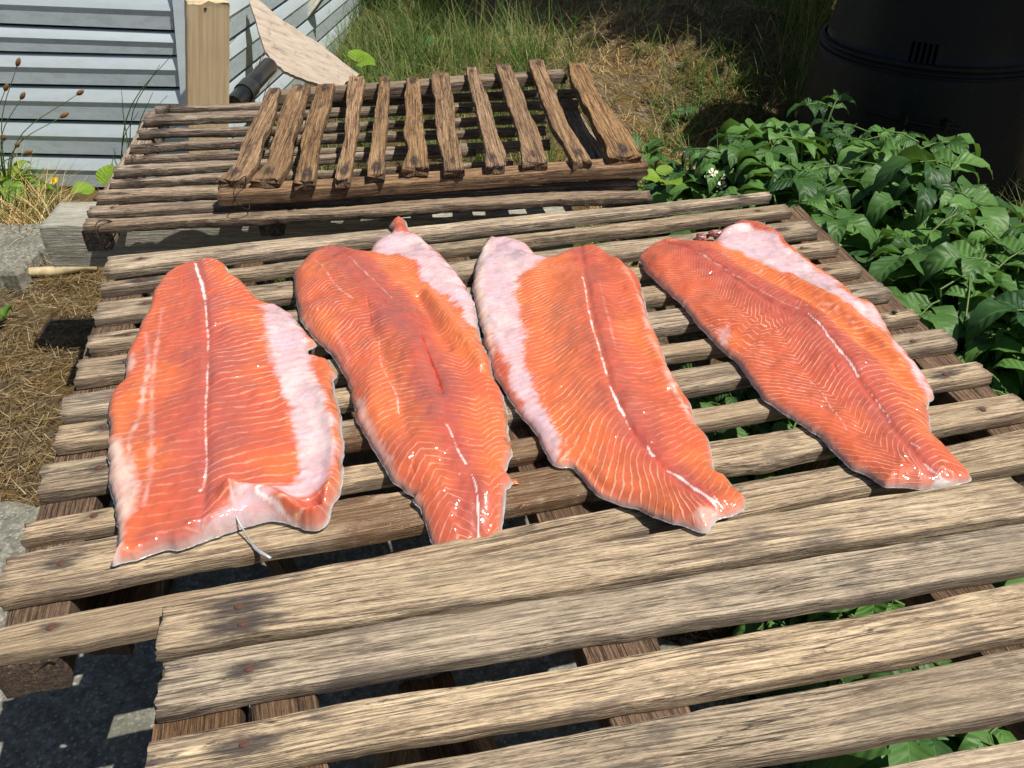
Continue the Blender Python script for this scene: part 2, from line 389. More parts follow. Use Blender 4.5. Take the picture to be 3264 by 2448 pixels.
# wires
def loop_wire(parent, cpx, pl, rx, rz, sd, yaw=0):
    c = at_pl(cpx[0], cpx[1], *pl); pts = []
    for k in range(25):
        a = 2*math.pi*k/24
        pts.append(c+Vector((.007*math.sin(2*a+sd)+rx*.25*math.cos(a), rx*math.cos(a), rz*math.sin(a)-.018)))
    return tube('wire_tie', pts, .0012, M['wire'], parent, 6)
loop_wire(rootC, (330, 722), (pC, nC), .028, .030, 1); loop_wire(rootC, (480, 480), (pC, nC), .03, .03, 2)
loop_wire(rootC, (425, 513), (pC, nC), .03, .03, 3); loop_wire(rootC, (535, 352), (pC, nC), .03, .03, 4)
# ---------------- small rack on top
nD = nC; pD = pC+nD*.068
rootD = empty('slatted_rack', (at(1400, 430, .6).x, at(1400, 430, .6).y, .55), 'small top rack of eleven crooked brown slats lying on the rear rack', 'rack')
tD = .022
def c1(x, y): return (x/2.011, y/2.011)
def c2(x, y): return (1100+x/2.011, y/2.011)
DS = [[(c1, 1768, 555, 78), (c1, 1700, 720, 110), (c1, 1625, 880, 128), (c1, 1600, 1000, 135), (c1, 1560, 1080, 140), (c1, 1480, 1150, 160)],
      [(c1, 1930, 540, 112), (c1, 1855, 720, 135), (c1, 1800, 900, 140), (c1, 1785, 1040, 145), (c1, 1700, 1150, 185)],
      [(c1, 2085, 530, 115), (c1, 2050, 700, 120), (c1, 2005, 850, 122), (c1, 1985, 1000, 118), (c1, 1957, 1165, 118)],
      [(c2, 70, 490, 98), (c2, 62, 650, 88), (c2, 28, 850, 85), (c2, 5, 1000, 85), (c2, -15, 1150, 95)],
      [(c2, 260, 492, 62), (c2, 245, 650, 85), (c2, 218, 850, 95), (c2, 202, 1000, 100), (c2, 196, 1120, 104)],
      [(c2, 430, 490, 75), (c2, 430, 600, 100), (c2, 440, 750, 110), (c2, 432, 850, 135), (c2, 470, 950, 115), (c2, 450, 1080, 185)],
      [(c2, 615, 460, 112), (c2, 640, 700, 115), (c2, 660, 850, 120), (c2, 690, 1000, 122), (c2, 697, 1090, 125)],
      [(c2, 805, 428, 72), (c2, 835, 560, 88), (c2, 880, 700, 100), (c2, 930, 850, 98), (c2, 962, 960, 118), (c2, 955, 1060, 118)],
      [(c2, 1010, 415, 98), (c2, 1060, 550, 112), (c2, 1110, 700, 118), (c2, 1180, 850, 130), (c2, 1222, 1040, 155)],
      [(c2, 1230, 382, 95), (c2, 1300, 600, 108), (c2, 1380, 800, 108), (c2, 1470, 940, 108), (c2, 1522, 1030, 118)],
      [(c2, 1480, 405, 115), (c2, 1570, 600, 140), (c2, 1680, 800, 170), (c2, 1765, 900, 190), (c2, 1800, 1000, 212)]]
for i, st in enumerate(DS):
    pts = []; ws = []
    for f, x, y, wd in st:
        px = f(x, y); pts.append(at_pl(px[0], px[1], pD, nD))
        a = at_pl(px[0]-wd/4.022, px[1], pD, nD); b = at_pl(px[0]+wd/4.022, px[1], pD, nD); ws.append((b-a).length*.97)
    A, B = pts[0], pts[-1]; X = (B-A).normalized(); Y = nD.cross(X); L = (B-A).length
    mid = [((p-A).dot(X)/L, (p-A).dot(Y), q) for p, q in zip(pts, ws)]
    tk = .019 if i != 10 else .026
    slat(rootD, 'slat', M['woodD'], A, B, ws[0], ws[-1], tk, nD, [(.05, 0), (.93, 0)], 80+i, mid=mid, wavy=.005, rag=.002, endj=.007)
plD = (pD-nD*(tD-.001), nD)
for (l, r, wd, nm) in (((696, 604), (2057, 512), .045, 'front'), ((868, 296), (1801, 226), .04, 'rear')):
    beam(rootD, 'crossbeam', M['woodD'] if nm == 'front' else M['woodC'], at_pl(l[0], l[1], *plD), at_pl(r[0], r[1], *plD), wd, .029, len(nm), n=nD, wavy=.005)
loop_wire(rootD, (770, 590), (pD, nD), .024, .036, 5)

# ------------------------------------------------------------------ supports under the racks
def trestle(nm, A, B, lab):
    """A,B world ends of the top face of its beam"""
    r = empty(nm, ((A.x+B.x)/2, (A.y+B.y)/2, 0), lab, 'trestle')
    beam(r, 'beam', M['stringer'], A, B, .058, .05, int(A.x*100) % 97)
    X = (B-A).normalized()
    for f in (.42, .9):
        c = A.lerp(B, f)
        for s in (-1, 1):
            top = c+Vector((-X.y, X.x, 0))*s*.035-Vector((0, 0, .02)); bot = c+Vector((-X.y, X.x, 0))*s*.13; bot.z = 0
            bm = bmesh.new(); d = (bot-top); L = d.length
            bm_box(bm, L, .045, .03, Matrix.Translation((L/2, 0, 0)), .003)
            xx = d.normalized(); yy = X.cross(xx).normalized(); zz = xx.cross(yy)
            bm_obj('leg', bm, M['stringer'], r, False, top, Matrix((xx, X, xx.cross(X))).transposed().to_quaternion())
zt = ZB-TB-.052
a_ = at(292, 2030, zt); trestle('sawhorse', Vector((a_.x+.0, a_.y+.012, zt)), Vector((a_.x-.05, a_.y+1.0, zt)), 'brown timber trestle under the left side of the middle rack')
trestle('sawhorse', Vector((.72, 1.0, zt)), Vector((.62, 1.75, zt)), 'brown timber trestle under the right side of the middle rack by the potatoes')
a_ = at(420, 2600, .4)
trestle('sawhorse', Vector((.0, .32, ZF-.075)), Vector((-.1, .62, ZF-.075)), 'brown timber trestle hidden below the nearest rack of broad slats')

# grey sleeper timber under the rear rack front edge
tl = at(208, 634, .405); tl2 = at(214, 700, .405)
slp = beam(None, 'sleeper', M['greywood'], Vector((tl.x, tl2.y+.03, .405)), Vector((.15, tl2.y+.10, .405)), .14, .11, 12, wavy=.004)
tag(slp, 'grey weathered square timber whose sawn end pokes out left of the rear rack', 'timber')
# ------------------------------------------------------------------ ground
def gh(x, y):
    """ground height"""
    x = np.asarray(x, float); y = np.asarray(y, float)
    h = .02*(fbm(x*2, y*2, 11)-.5)
    c1_ = at(1450*K, 110*K, .1); 
    h = h+.30*np.exp(-(((x-.9)/.8)**2+((y-4.5)/.5)**2)) + .16*np.exp(-(((x-.2)/.5)**2+((y-3.9)/.35)**2))
    h = h+.16*sst(3.3, 4.2, y)*sst(.2, .7, x)*(fbm(x*3.3, y*3.3, 71)-.35)*2
    h = h+.25*sst(4.6, 6.5, y)+.05*sst(2.6, 3.6, y)*sst(-1.6, -.6, x)*(fbm(x*3, y*3, 12)-.3)*2
    return h
def conc_mat():
    t = NT('rough_concrete'); tc = t.n('ShaderNodeTexCoord').outputs['Object']
    a = t.noise(tc, 9, 6, .7); b = t.noise(tc, 70, 5, .7); c = t.noise(tc, 2.2, 3, .5)
    v = t.n('ShaderNodeTexVoronoi'); v.inputs['Scale'].default_value = 95; t.l(tc, v.inputs['Vector'])
    k = t.ramp(b, [(.32, (.09, .086, .070)), (.5, (.19, .182, .15)), (.66, (.33, .315, .26))])
    k = t.mix(t.mr(v.outputs['Distance'], .12, .38, .5, 0), k, (.55, .52, .46))
    k = t.mix(t.mr(a, .52, .66, 0, .7), k, (.12, .125, .09)); k = t.mix(t.mr(c, .55, .7, 0, .5), k, (.2, .17, .11))
    t.l(k, t.b.inputs['Base Color']); t.b.inputs['Roughness'].default_value = .9
    t.l(t.bump(t.math('ADD', b, a), .004), t.b.inputs['Normal']); return t.m
def ground_mat():
    t = NT('dry_soil_moss'); tc = t.n('ShaderNodeTexCoord').outputs['Object']
    a = t.noise(tc, 3.5, 6, .65, .4); b = t.noise(tc, 45, 7, .75); c = t.noise(tc, 12, 4, .6)
    k = t.ramp(b, [(.3, (.035, .024, .014)), (.5, (.13, .085, .045)), (.7, (.30, .22, .12))])
    k = t.mix(t.mr(a, .46, .58, 0, .8), k, (.16, .095, .022)); k = t.mix(t.mr(c, .54, .68, 0, .6), k, (.24, .21, .15))
    t.l(k, t.b.inputs['Base Color']); t.b.inputs['Roughness'].default_value = .95
    t.l(t.bump(t.math('ADD', b, c), .02), t.b.inputs['Normal']); return t.m
M['concrete'] = conc_mat(); M['ground'] = ground_mat()
xs = np.concatenate([np.linspace(-60, -4, 20), np.linspace(-3.8, 5, 150), np.linspace(5.5, 60, 20)])
ys = np.concatenate([np.linspace(-20, -1.2, 10), np.linspace(-1, 7.5, 150), np.linspace(8, 120, 25)])
X_, Y_ = np.meshgrid(xs, ys, indexing='ij'); Z_ = gh(X_, Y_)
n1, n2 = X_.shape; i = np.arange(n1-1)[:, None]; j = np.arange(n2-1)[None]
F = np.stack([i*n2+j, (i+1)*n2+j, (i+1)*n2+j+1, i*n2+j+1], -1).reshape(-1, 4)
tag(link('ground', mesh_np('ground', np.stack([X_, Y_, Z_], -1).reshape(-1, 3), F), M['ground']), kind='structure')
def slab(name, x0, x1, y0, y1, z0, z1, seed, rough=.02, lab=None, catg=None, mat=None, kind=None, group=None, n=24):
    """irregular slab with broken edges"""
    P = []
    per = [(x0+(x1-x0)*k/n, y0) for k in range(n)]+[(x1, y0+(y1-y0)*k/n) for k in range(n)]+[(x1-(x1-x0)*k/n, y1) for k in range(n)]+[(x0, y1-(y1-y0)*k/n) for k in range(n)]
    rr = random.Random(seed); bm = bmesh.new(); top = []; mid_ = []; bot = []
    cx, cy = (x0+x1)/2, (y0+y1)/2
    for (x, y) in per:
        x += (rr.random()-.5)*rough; y += (rr.random()-.5)*rough
        top.append(bm.verts.new((x+(cx-x)*.0-cx+ (rough*.35 if x < cx else -rough*.35), y-cy+(rough*.35 if y < cy else -rough*.35), z1)))
        mid_.append(bm.verts.new((x-cx, y-cy, z1-min(.012, (z1-z0)*.4)))); bot.append(bm.verts.new((x-cx, y-cy, z0)))
    bm.faces.new(top); m = len(per)
    for k in range(m):
        q = (k+1) % m; bm.faces.new((mid_[k], mid_[q], top[q], top[k])); bm.faces.new((bot[k], bot[q], mid_[q], mid_[k]))
    o = bm_obj(name, bm, mat or M['concrete'], None, False, (cx, cy, 0)); return tag(o, lab, catg, group, kind)
gy = at(30*K, 1090*K, .03).y
slab('concrete_path', -2.6, .16, -1.2, gy, -.05, .035, 3, .05, kind='structure', n=60)
slab('concrete_path', .20, .62, -1.2, gy-.35, -.05, .03, 4, .05, kind='structure', n=40)
# ------------------------------------------------------------------ salmon fillets
def flesh_mat():
    t = NT('wet_salmon_flesh'); tc = t.n('ShaderNodeTexCoord').outputs['Object']
    base = t.attr('col', 'Color'); phi = t.attr('phi'); la = t.attr('lines'); fat = t.attr('fat'); wet = t.attr('gloss')
    n1 = t.noise(tc, 60, 4, .6); n2 = t.noise(tc, 260, 4, .7); n3 = t.noise(tc, 28, 4, .6); n4 = t.noise(tc, 700, 3, .7)
    ph = t.math('ADD', phi, t.math('MULTIPLY', t.math('SUBTRACT', n1, .5), .26)); ph = t.math('ADD', ph, t.math('MULTIPLY', t.math('SUBTRACT', n2, .5), .13))
    fr = t.math('ABSOLUTE', t.math('SUBTRACT', t.math('FRACT', ph), .5))        # 0 on the line
    lw = t.mr(n3, .3, .7, .10, .20)
    ln = t.mr(t.math('DIVIDE', fr, lw), .25, 1.0, 1, 0)
    amp = t.math('MULTIPLY', la, t.mr(n3, .33, .58, .35, .95)); amp = t.math('MULTIPLY', amp, t.mr(n1, .35, .6, .4, 1))
    m = t.math('MULTIPLY', ln, amp); 
    c = t.mix(t.math('MINIMUM', t.math('MULTIPLY', m, .82), .85), base, (.88, .48, .33))
    # between lines a touch deeper orange
    c = t.mix(t.mr(n1, .5, .72, 0, .22), c, (.52, .075, .045))
    # thin capillaries and blotches on the membrane
    rb_ = t.mr(fr, .30, .02, 0, .55); c = t.mix(t.math('MULTIPLY', fat, t.math('MULTIPLY', rb_, t.mr(n3, .35, .6, .2, 1))), c, (.66, .36, .36))
    c = t.mix(t.math('MULTIPLY', fat, t.mr(n3, .46, .62, 0, .5)), c, (.60, .48, .62))
    c = t.mix(t.math('MULTIPLY', fat, t.mr(t.noise(tc, 14, 3), .5, .62, 0, .5)), c, (.74, .62, .57))
    v = t.n('ShaderNodeTexNoise', noise_type='FBM'); v.inputs['Scale'].default_value = 45; v.inputs['Detail'].default_value = 3; v.inputs['Distortion'].default_value = 1.5; t.l(tc, v.inputs['Vector'])
    vein = t.mr(t.math('ABSOLUTE', t.math('SUBTRACT', v.outputs['Fac'], .5)), .0, .012, .35, 0)
    c = t.mix(t.math('MULTIPLY', vein, fat), c, (.55, .16, .15))
    t.l(c, t.b.inputs['Base Color'])
    t.b.inputs['Subsurface Weight'].default_value = .22; t.b.inputs['Subsurface Radius'].default_value = (1, .35, .2); t.b.inputs['Subsurface Scale'].default_value = .006
    t.l(t.mr(n3, .35, .65, .34, .48), t.b.inputs['Roughness']); t.b.inputs['Specular IOR Level'].default_value = .22
    t.l(t.mr(wet, .3, .85, .22, 1), t.b.inputs['Coat Weight']); t.b.inputs['Coat Roughness'].default_value = .12; t.b.inputs['Coat IOR'].default_value = 1.85
    h = t.math('ADD', t.math('MULTIPLY', m, .6), t.math('MULTIPLY', n1, .8))
    b1 = t.bump(h, .0016, .7); t.l(b1, t.b.inputs['Normal'])
    h2 = t.noise(tc, 72, 2, .4); b2 = t.bump(t.math('MULTIPLY', h2, t.mr(wet, .2, .9, .72, 1.0)), .0076, 1.0); t.l(b2, t.b.inputs['Coat Normal'])
    return t.m
M['flesh'] = flesh_mat()
def skin_mat():
    t = NT('silver_fish_skin'); tc = t.n('ShaderNodeTexCoord').outputs['Object']
    n = t.noise(tc, 30, 4); v = t.n('ShaderNodeTexVoronoi'); v.inputs['Scale'].default_value = 260; t.l(tc, v.inputs['Vector'])
    c = t.ramp(n, [(.3, (.28, .32, .36)), (.7, (.62, .64, .63))]); t.l(c, t.b.inputs['Base Color'])
    t.b.inputs['Roughness'].default_value = .3; t.b.inputs['Metallic'].default_value = .15; t.l(t.bump(v.outputs['Distance'], .0005), t.b.inputs['Normal']); return t.m
M['skin'] = skin_mat()
def seg_dist(P, Q, closed=False, ext=False):
    """P (n,2) to polyline Q (m,2): distance, arc position, signed side, nearest point"""
    A = Q if closed else Q[:-1]; B = np.roll(Q, -1, 0) if closed else Q[1:]
    d = B-A; L = np.hypot(d[:, 0], d[:, 1])+1e-12; acc = np.concatenate([[0], np.cumsum(L)])[:-1]
    best = np.full(len(P), 1e9); arc = np.zeros(len(P)); side = np.zeros(len(P)); near = np.zeros((len(P), 2))
    for k in range(len(A)):
        t = ((P-A[k])@d[k])/L[k]**2
        if ext and k == 0: tc_ = np.minimum(t, 1)
        elif ext and k == len(A)-1: tc_ = np.maximum(t, 0)
        else: tc_ = np.clip(t, 0, 1)
        q = A[k]+tc_[:, None]*d[k]; r = P-q; ds = np.hypot(r[:, 0], r[:, 1]); mk = ds < best
        best[mk] = ds[mk]; arc[mk] = (acc[k]+tc_*L[k])[mk]; side[mk] = np.sign(d[k][0]*r[:, 1]-d[k][1]*r[:, 0])[mk]; near[mk] = q[mk]
    return best, arc, side, near
def inside(P, Q):
    x, y = P[:, 0], P[:, 1]; c = np.zeros(len(P), bool); j = len(Q)-1
    for i in range(len(Q)):
        xi, yi = Q[i]; xj, yj = Q[j]
        mk = ((yi > y) != (yj > y)) & (x < (xj-xi)*(y-yi)/(yj-yi+1e-15)+xi); c ^= mk; j = i
    return c
def px2w(pts, z):
    return np.array([[*at(p[0]*K, p[1]*K, z)[:2]] for p in pts])
def sdf(P, Q):
    d = seg_dist(P, Q, True)[0]; return np.where(inside(P, Q), d, -d)
ORANGE = np.array([.60, .128, .058]); RED = np.array([.50, .104, .072]); BROWN = np.array([.38, .115, .088]); BRIGHT = np.array([.69, .175, .058])
MEMB = np.array([.64, .47, .50]); FATC = np.array([.78, .60, .53]); BLOOD = np.array([.42, .02, .02]); CREAM = np.array([.85, .74, .60]); SILVER = np.array([.72, .72, .70])
def fillet(name, label, spec, zbase, step=.0017):
    zp = zbase+.010
    out = px2w(spec['outline'], zp)
    # resample the outline and roughen it
    m = len(out); R = []
    for k in range(m):
        a, b = out[k], out[(k+1) % m]; L = np.hypot(*(b-a)); q = max(1, int(L/.004))
        for i in range(q): R.append(a+(b-a)*i/q)
    R = np.array(R); 
    for _ in range(2): R = .5*R+.25*np.roll(R, 1, 0)+.25*np.roll(R, -1, 0)
    R += (np.stack([fbm(R[:, 0]*70, R[:, 1]*70, 21), fbm(R[:, 0]*70, R[:, 1]*70, 22)], -1)-.5)*.006
    lo = R.min(0)-step*2; hi = R.max(0)+step*2
    nx, ny = ((hi-lo)/step).astype(int)+1
    gx, gy = np.meshgrid(lo[0]+np.arange(nx)*step, lo[1]+np.arange(ny)*step, indexing='ij'); P = np.stack([gx.ravel(), gy.ravel()], -1)
    din = inside(P, R); de, _, _, near = seg_dist(P, R, True); sd = np.where(din, de, -de)
    snap = (~din) & (de < step*1.45); P2 = P.copy(); P2[snap] = near[snap]
    ok = (din | snap).reshape(nx, ny); idx = np.arange(nx*ny).reshape(nx, ny)
    q = ok[:-1, :-1] & ok[1:, :-1] & ok[1:, 1:] & ok[:-1, 1:]; dq = din.reshape(nx, ny); q &= (dq[:-1, :-1] | dq[1:, :-1] | dq[1:, 1:] | dq[:-1, 1:])
    F = np.stack([idx[:-1, :-1][q], idx[1:, :-1][q], idx[1:, 1:][q], idx[:-1, 1:][q]], -1)
    used = np.unique(F); remap = -np.ones(nx*ny, int); remap[used] = np.arange(len(used)); F = remap[F]
    P = P2[used]; e = np.clip(sd[used], 0, None)
    sp = px2w(cat(spec['spine'], 60), zbase+.025); d, s, side, _ = seg_dist(P, sp, ext=True); u = d/(d+e+1e-6)*side     # +: left of travel direction
    s_tot = s.max()
    # ---- height
    T = spec.get('T', .026); taper = np.interp(s/s_tot, [0, .08, .5, .8, 1], spec.get('taper', [.7, 1, 1, .75, .45]))
    wr = spec.get('edge_w', .022)*.85
    T = T*1.15; h = .0035 + (T*taper)*np.sqrt(np.clip(1-(1-np.minimum(e/wr, 1))**2, 0, 1))*(.55+.45*np.exp(-(d/.075)**2))
    h -= .0035*np.exp(-(d/.006)**2)*sst(0, .02, e)*spec.get('groove', 1)
    h += (fbm(P[:, 0]*14, P[:, 1]*14, 31)-.5)*.018*sst(0, .03, e) + (fbm(P[:, 0]*45, P[:, 1]*45, 32)-.5)*.0035*sst(0, .01, e) + (fbm(P[:, 0]*130, P[:, 1]*130, 33)-.5)*.0008
    for poly, amp, sg in spec.get('ridges', []):
        dd = seg_dist(P, px2w(cat(poly, 24), zbase+.02))[0]
        endw = 1
        h += amp*np.exp(-(dd/sg)**2)*sst(-.0, .012, e)
    for x, y, amp, sg in spec.get('bumps', []):
        c = px2w([(x, y)], zbase+.02)[0]; h += amp*np.exp(-(((P-c)**2).sum(1))/sg**2)
    h = np.maximum(h, .003)
    # ---- flesh line phase
    au = np.abs(u); wl = np.interp(au, spec['wu'], spec['wl']); wr_ = np.interp(au, spec['wu'], spec['wr'])
    off = np.where(u*spec.get('flip', 1) > 0, wl, wr_)
    lam = np.interp(s/s_tot, [0, .5, 1], spec['lam'])
    phi = (s+off+(fbm(P[:, 0]*22, P[:, 1]*22, 41)-.5)*.016)/np.mean(spec['lam'])
    ss = np.linspace(0, s_tot, 200); cum = np.concatenate([[0], np.cumsum(np.diff(ss)/np.interp((ss[1:])/s_tot, [0, .5, 1], spec['lam']))])
    sarg = s+off+(fbm(P[:, 0]*22, P[:, 1]*22, 41)-.5)*.007
    phi = np.interp(sarg, ss, cum)+np.where(sarg > s_tot, (sarg-s_tot)/spec['lam'][2], 0)+np.where(sarg < 0, sarg/spec['lam'][0], 0)
    lines = 1.15*np.interp(au, [0, .12, .35, .8, 1], spec.get('amp', [.05, .15, .6, .8, .6]))
    lines = lines*(.6+.4*sst(.3, .6, fbm(P[:, 0]*9, P[:, 1]*9, 42)))
    sidefac = np.where(u*spec.get('flip', 1) > 0, spec.get('ampL', 1), spec.get('ampR', 1)); lines = lines*sidefac
    # ---- colour
    dorsal = np.exp(-(au/.42)**2)
    nb = fbm(P[:, 0]*16, P[:, 1]*16, 43)[:, None]; col = ORANGE+(RED-ORANGE)*np.clip(dorsal*1.1, 0, 1)[:, None]
    col = col+(BROWN-col)*(sst(.38, .6, nb)*np.exp(-(au/.35)**2)[:, None]*spec.get('brown', .55)*.75)
    col = col+(BRIGHT-col)*sst(.5, .7, fbm(P[:, 0]*11+5, P[:, 1]*11, 44))[:, None]*(1-dorsal)[:, None]*.8
    fat = np.zeros(len(P)); gloss = .35+.5*sst(.5, .7, fbm(P[:, 0]*25, P[:, 1]*25, 55))
    jit = (fbm(P[:, 0]*90, P[:, 1]*90, 45)-.5); streak = (vn(phi*1.0, au*4, 46)-.5)
    for kind, poly, soft, strength in spec.get('zones', []):
        dd = sdf(P, px2w(poly, zbase+.018)); rg_ = .012
        edge_ln = np.cos(phi*2*math.pi)*.003*(kind == 'memb')+(fbm(P[:, 0]*35, P[:, 1]*35, 57)-.5)*.02*(kind == 'memb')
        soft = soft*1.9; mk = sst(-soft, soft, dd+jit*rg_+edge_ln)*strength
        c = dict(memb=MEMB, bright=BRIGHT, brown=BROWN, cream=CREAM, red=RED, fat=FATC, blood=BLOOD, silver=SILVER)[kind]
        col = col+(c-col)*mk[:, None]
        if kind in ('memb', 'cream', 'fat', 'silver'):
            fat = np.maximum(fat, mk*(kind == 'memb'))
            inner = sst(.0, .02, dd); lines = lines*(1-mk) + (mk*(1-inner)*.55*(kind == 'memb'))
            # pink ribs showing through the membrane near the flesh
            rib = (np.cos(phi*2*math.pi) < -.1)*np.exp(-np.clip(dd, 0, 1)/.018)*mk*(kind == 'memb')*.55
            col = col+(np.array([.82, .34, .30])-col)*rib[:, None]
        if kind == 'bright': lines = np.maximum(lines, mk*spec.get('rib', .9))
    for kind, poly, wd, strength in spec.get('strokes', []):
        pw = px2w(cat(poly, 40), zbase+.022); dd, ar, _, _ = seg_dist(P, pw); tot = np.hypot(*(np.diff(pw, axis=0).T)).sum()
        brk = .35+.65*sst(.35, .55, vn(ar*150, ar*0, 47)) if kind == 'dash' else 1
        wv = wd*(.05+1.0*fbm(ar*140, ar*0+3, 48)); inn = (ar > 0) & (ar < tot)
        mk = sst(1.1, .5, (dd+jit*.0022)/wv)*strength*brk*inn
        c = dict(white=np.array([.93, .80, .78]), dash=np.array([.93, .74, .68]), blood=BLOOD, cut=np.array([.60, .07, .03]), fat=FATC, memb=MEMB, feather=np.array([.92, .66, .62]))[kind]
        if kind == 'feather':
            mk = .62*sst(1.0, .2, dd/(wd*(.15+1.15*vn(phi*2.3, ar*0, 49))))*strength*inn*(.4+.6*sst(.3, .6, vn(ar*60, ar*0, 50)))
        col = col+(c-col)*mk[:, None]; lines = lines*(1-mk)
        if kind in ('cut', 'blood'): h = h-.003*mk
    for x, y, sg in spec.get('wet', []):
        c = px2w([(x, y)], zbase+.02)[0]; gloss = np.maximum(gloss, np.exp(-(((P-c)**2).sum(1))/sg**2))
    rim = sst(.0028, .0005, e); col = col+(SILVER*.8-col)*(rim*.5)[:, None]; lines = lines*(1-rim)
    lowside = sst(.009, .003, e); col = col+(FATC*.8-col)*(lowside*.22)[:, None]
    zd = spec.get('zdrop'); z = h.copy()
    if zd is not None:
        z = z - zd[1]*sst(zd[0], 1, s/s_tot)
    base = Vector((float(P[:, 0].mean()), float(P[:, 1].mean()), zbase))
    V = np.stack([P[:, 0]-base.x, P[:, 1]-base.y, z], -1)
    root = empty(name, base, label, 'fish fillet', 'salmon fillets laid out on the middle rack')
    link('flesh', mesh_np('flesh', V, F, True, {'col': np.clip(col, 0, 1), 'phi': phi, 'lines': lines, 'fat': fat, 'gloss': gloss}), M['flesh'], root, base)
    # skin: a thin closed sheet a little larger than the meat
    c = R; nxt = np.roll(c, -1, 0)-np.roll(c, 1, 0); nrm = np.stack([nxt[:, 1], -nxt[:, 0]], -1); nrm /= np.hypot(nrm[:, 0], nrm[:, 1])[:, None]+1e-9
    area = np.sum(c[:, 0]*np.roll(c[:, 1], -1)-np.roll(c[:, 0], -1)*c[:, 1]); sg = 1 if area > 0 else -1
    _, so_, _, _ = seg_dist(c, sp, ext=True); zdr = zd[1]*sst(zd[0], 1, so_/s_tot) if zd is not None else np.zeros(len(c))
    grow = .0002+.0022*fbm(c[:, 0]*40, c[:, 1]*40, 51)
    o2 = c+nrm*sg*grow[:, None]; i2 = c-nrm*sg*.004
    m = len(c); V = np.zeros((m*3, 3))
    V[:m, :2] = i2-[base.x, base.y]; V[:m, 2] = .0045-zdr; V[m:2*m, :2] = o2-[base.x, base.y]; V[m:2*m, 2] = .0035-zdr+.004*fbm(c[:, 0]*30, c[:, 1]*30, 52); V[2*m:, :2] = i2-[base.x, base.y]; V[2*m:, 2] = .0-zdr
    k = np.arange(m); k2 = (k+1) % m
    Fq = np.vstack([np.stack([k, k2, m+k2, m+k], -1), np.stack([m+k, m+k2, 2*m+k2, 2*m+k], -1)])
    if sg < 0: Fq = Fq[:, ::-1]
    me = mesh_np('skin', V, Fq, True)
    bm = bmesh.new(); bm.from_mesh(me); bm.verts.ensure_lookup_table()
    f = bm.faces.new([bm.verts[2*m+int(i)] for i in (k[::-1] if sg > 0 else k)]); bmesh.ops.triangulate(bm, faces=[f]); bm.to_mesh(me); bm.free()
    link('skin', me, M['skin'], root, base)
    return root, base
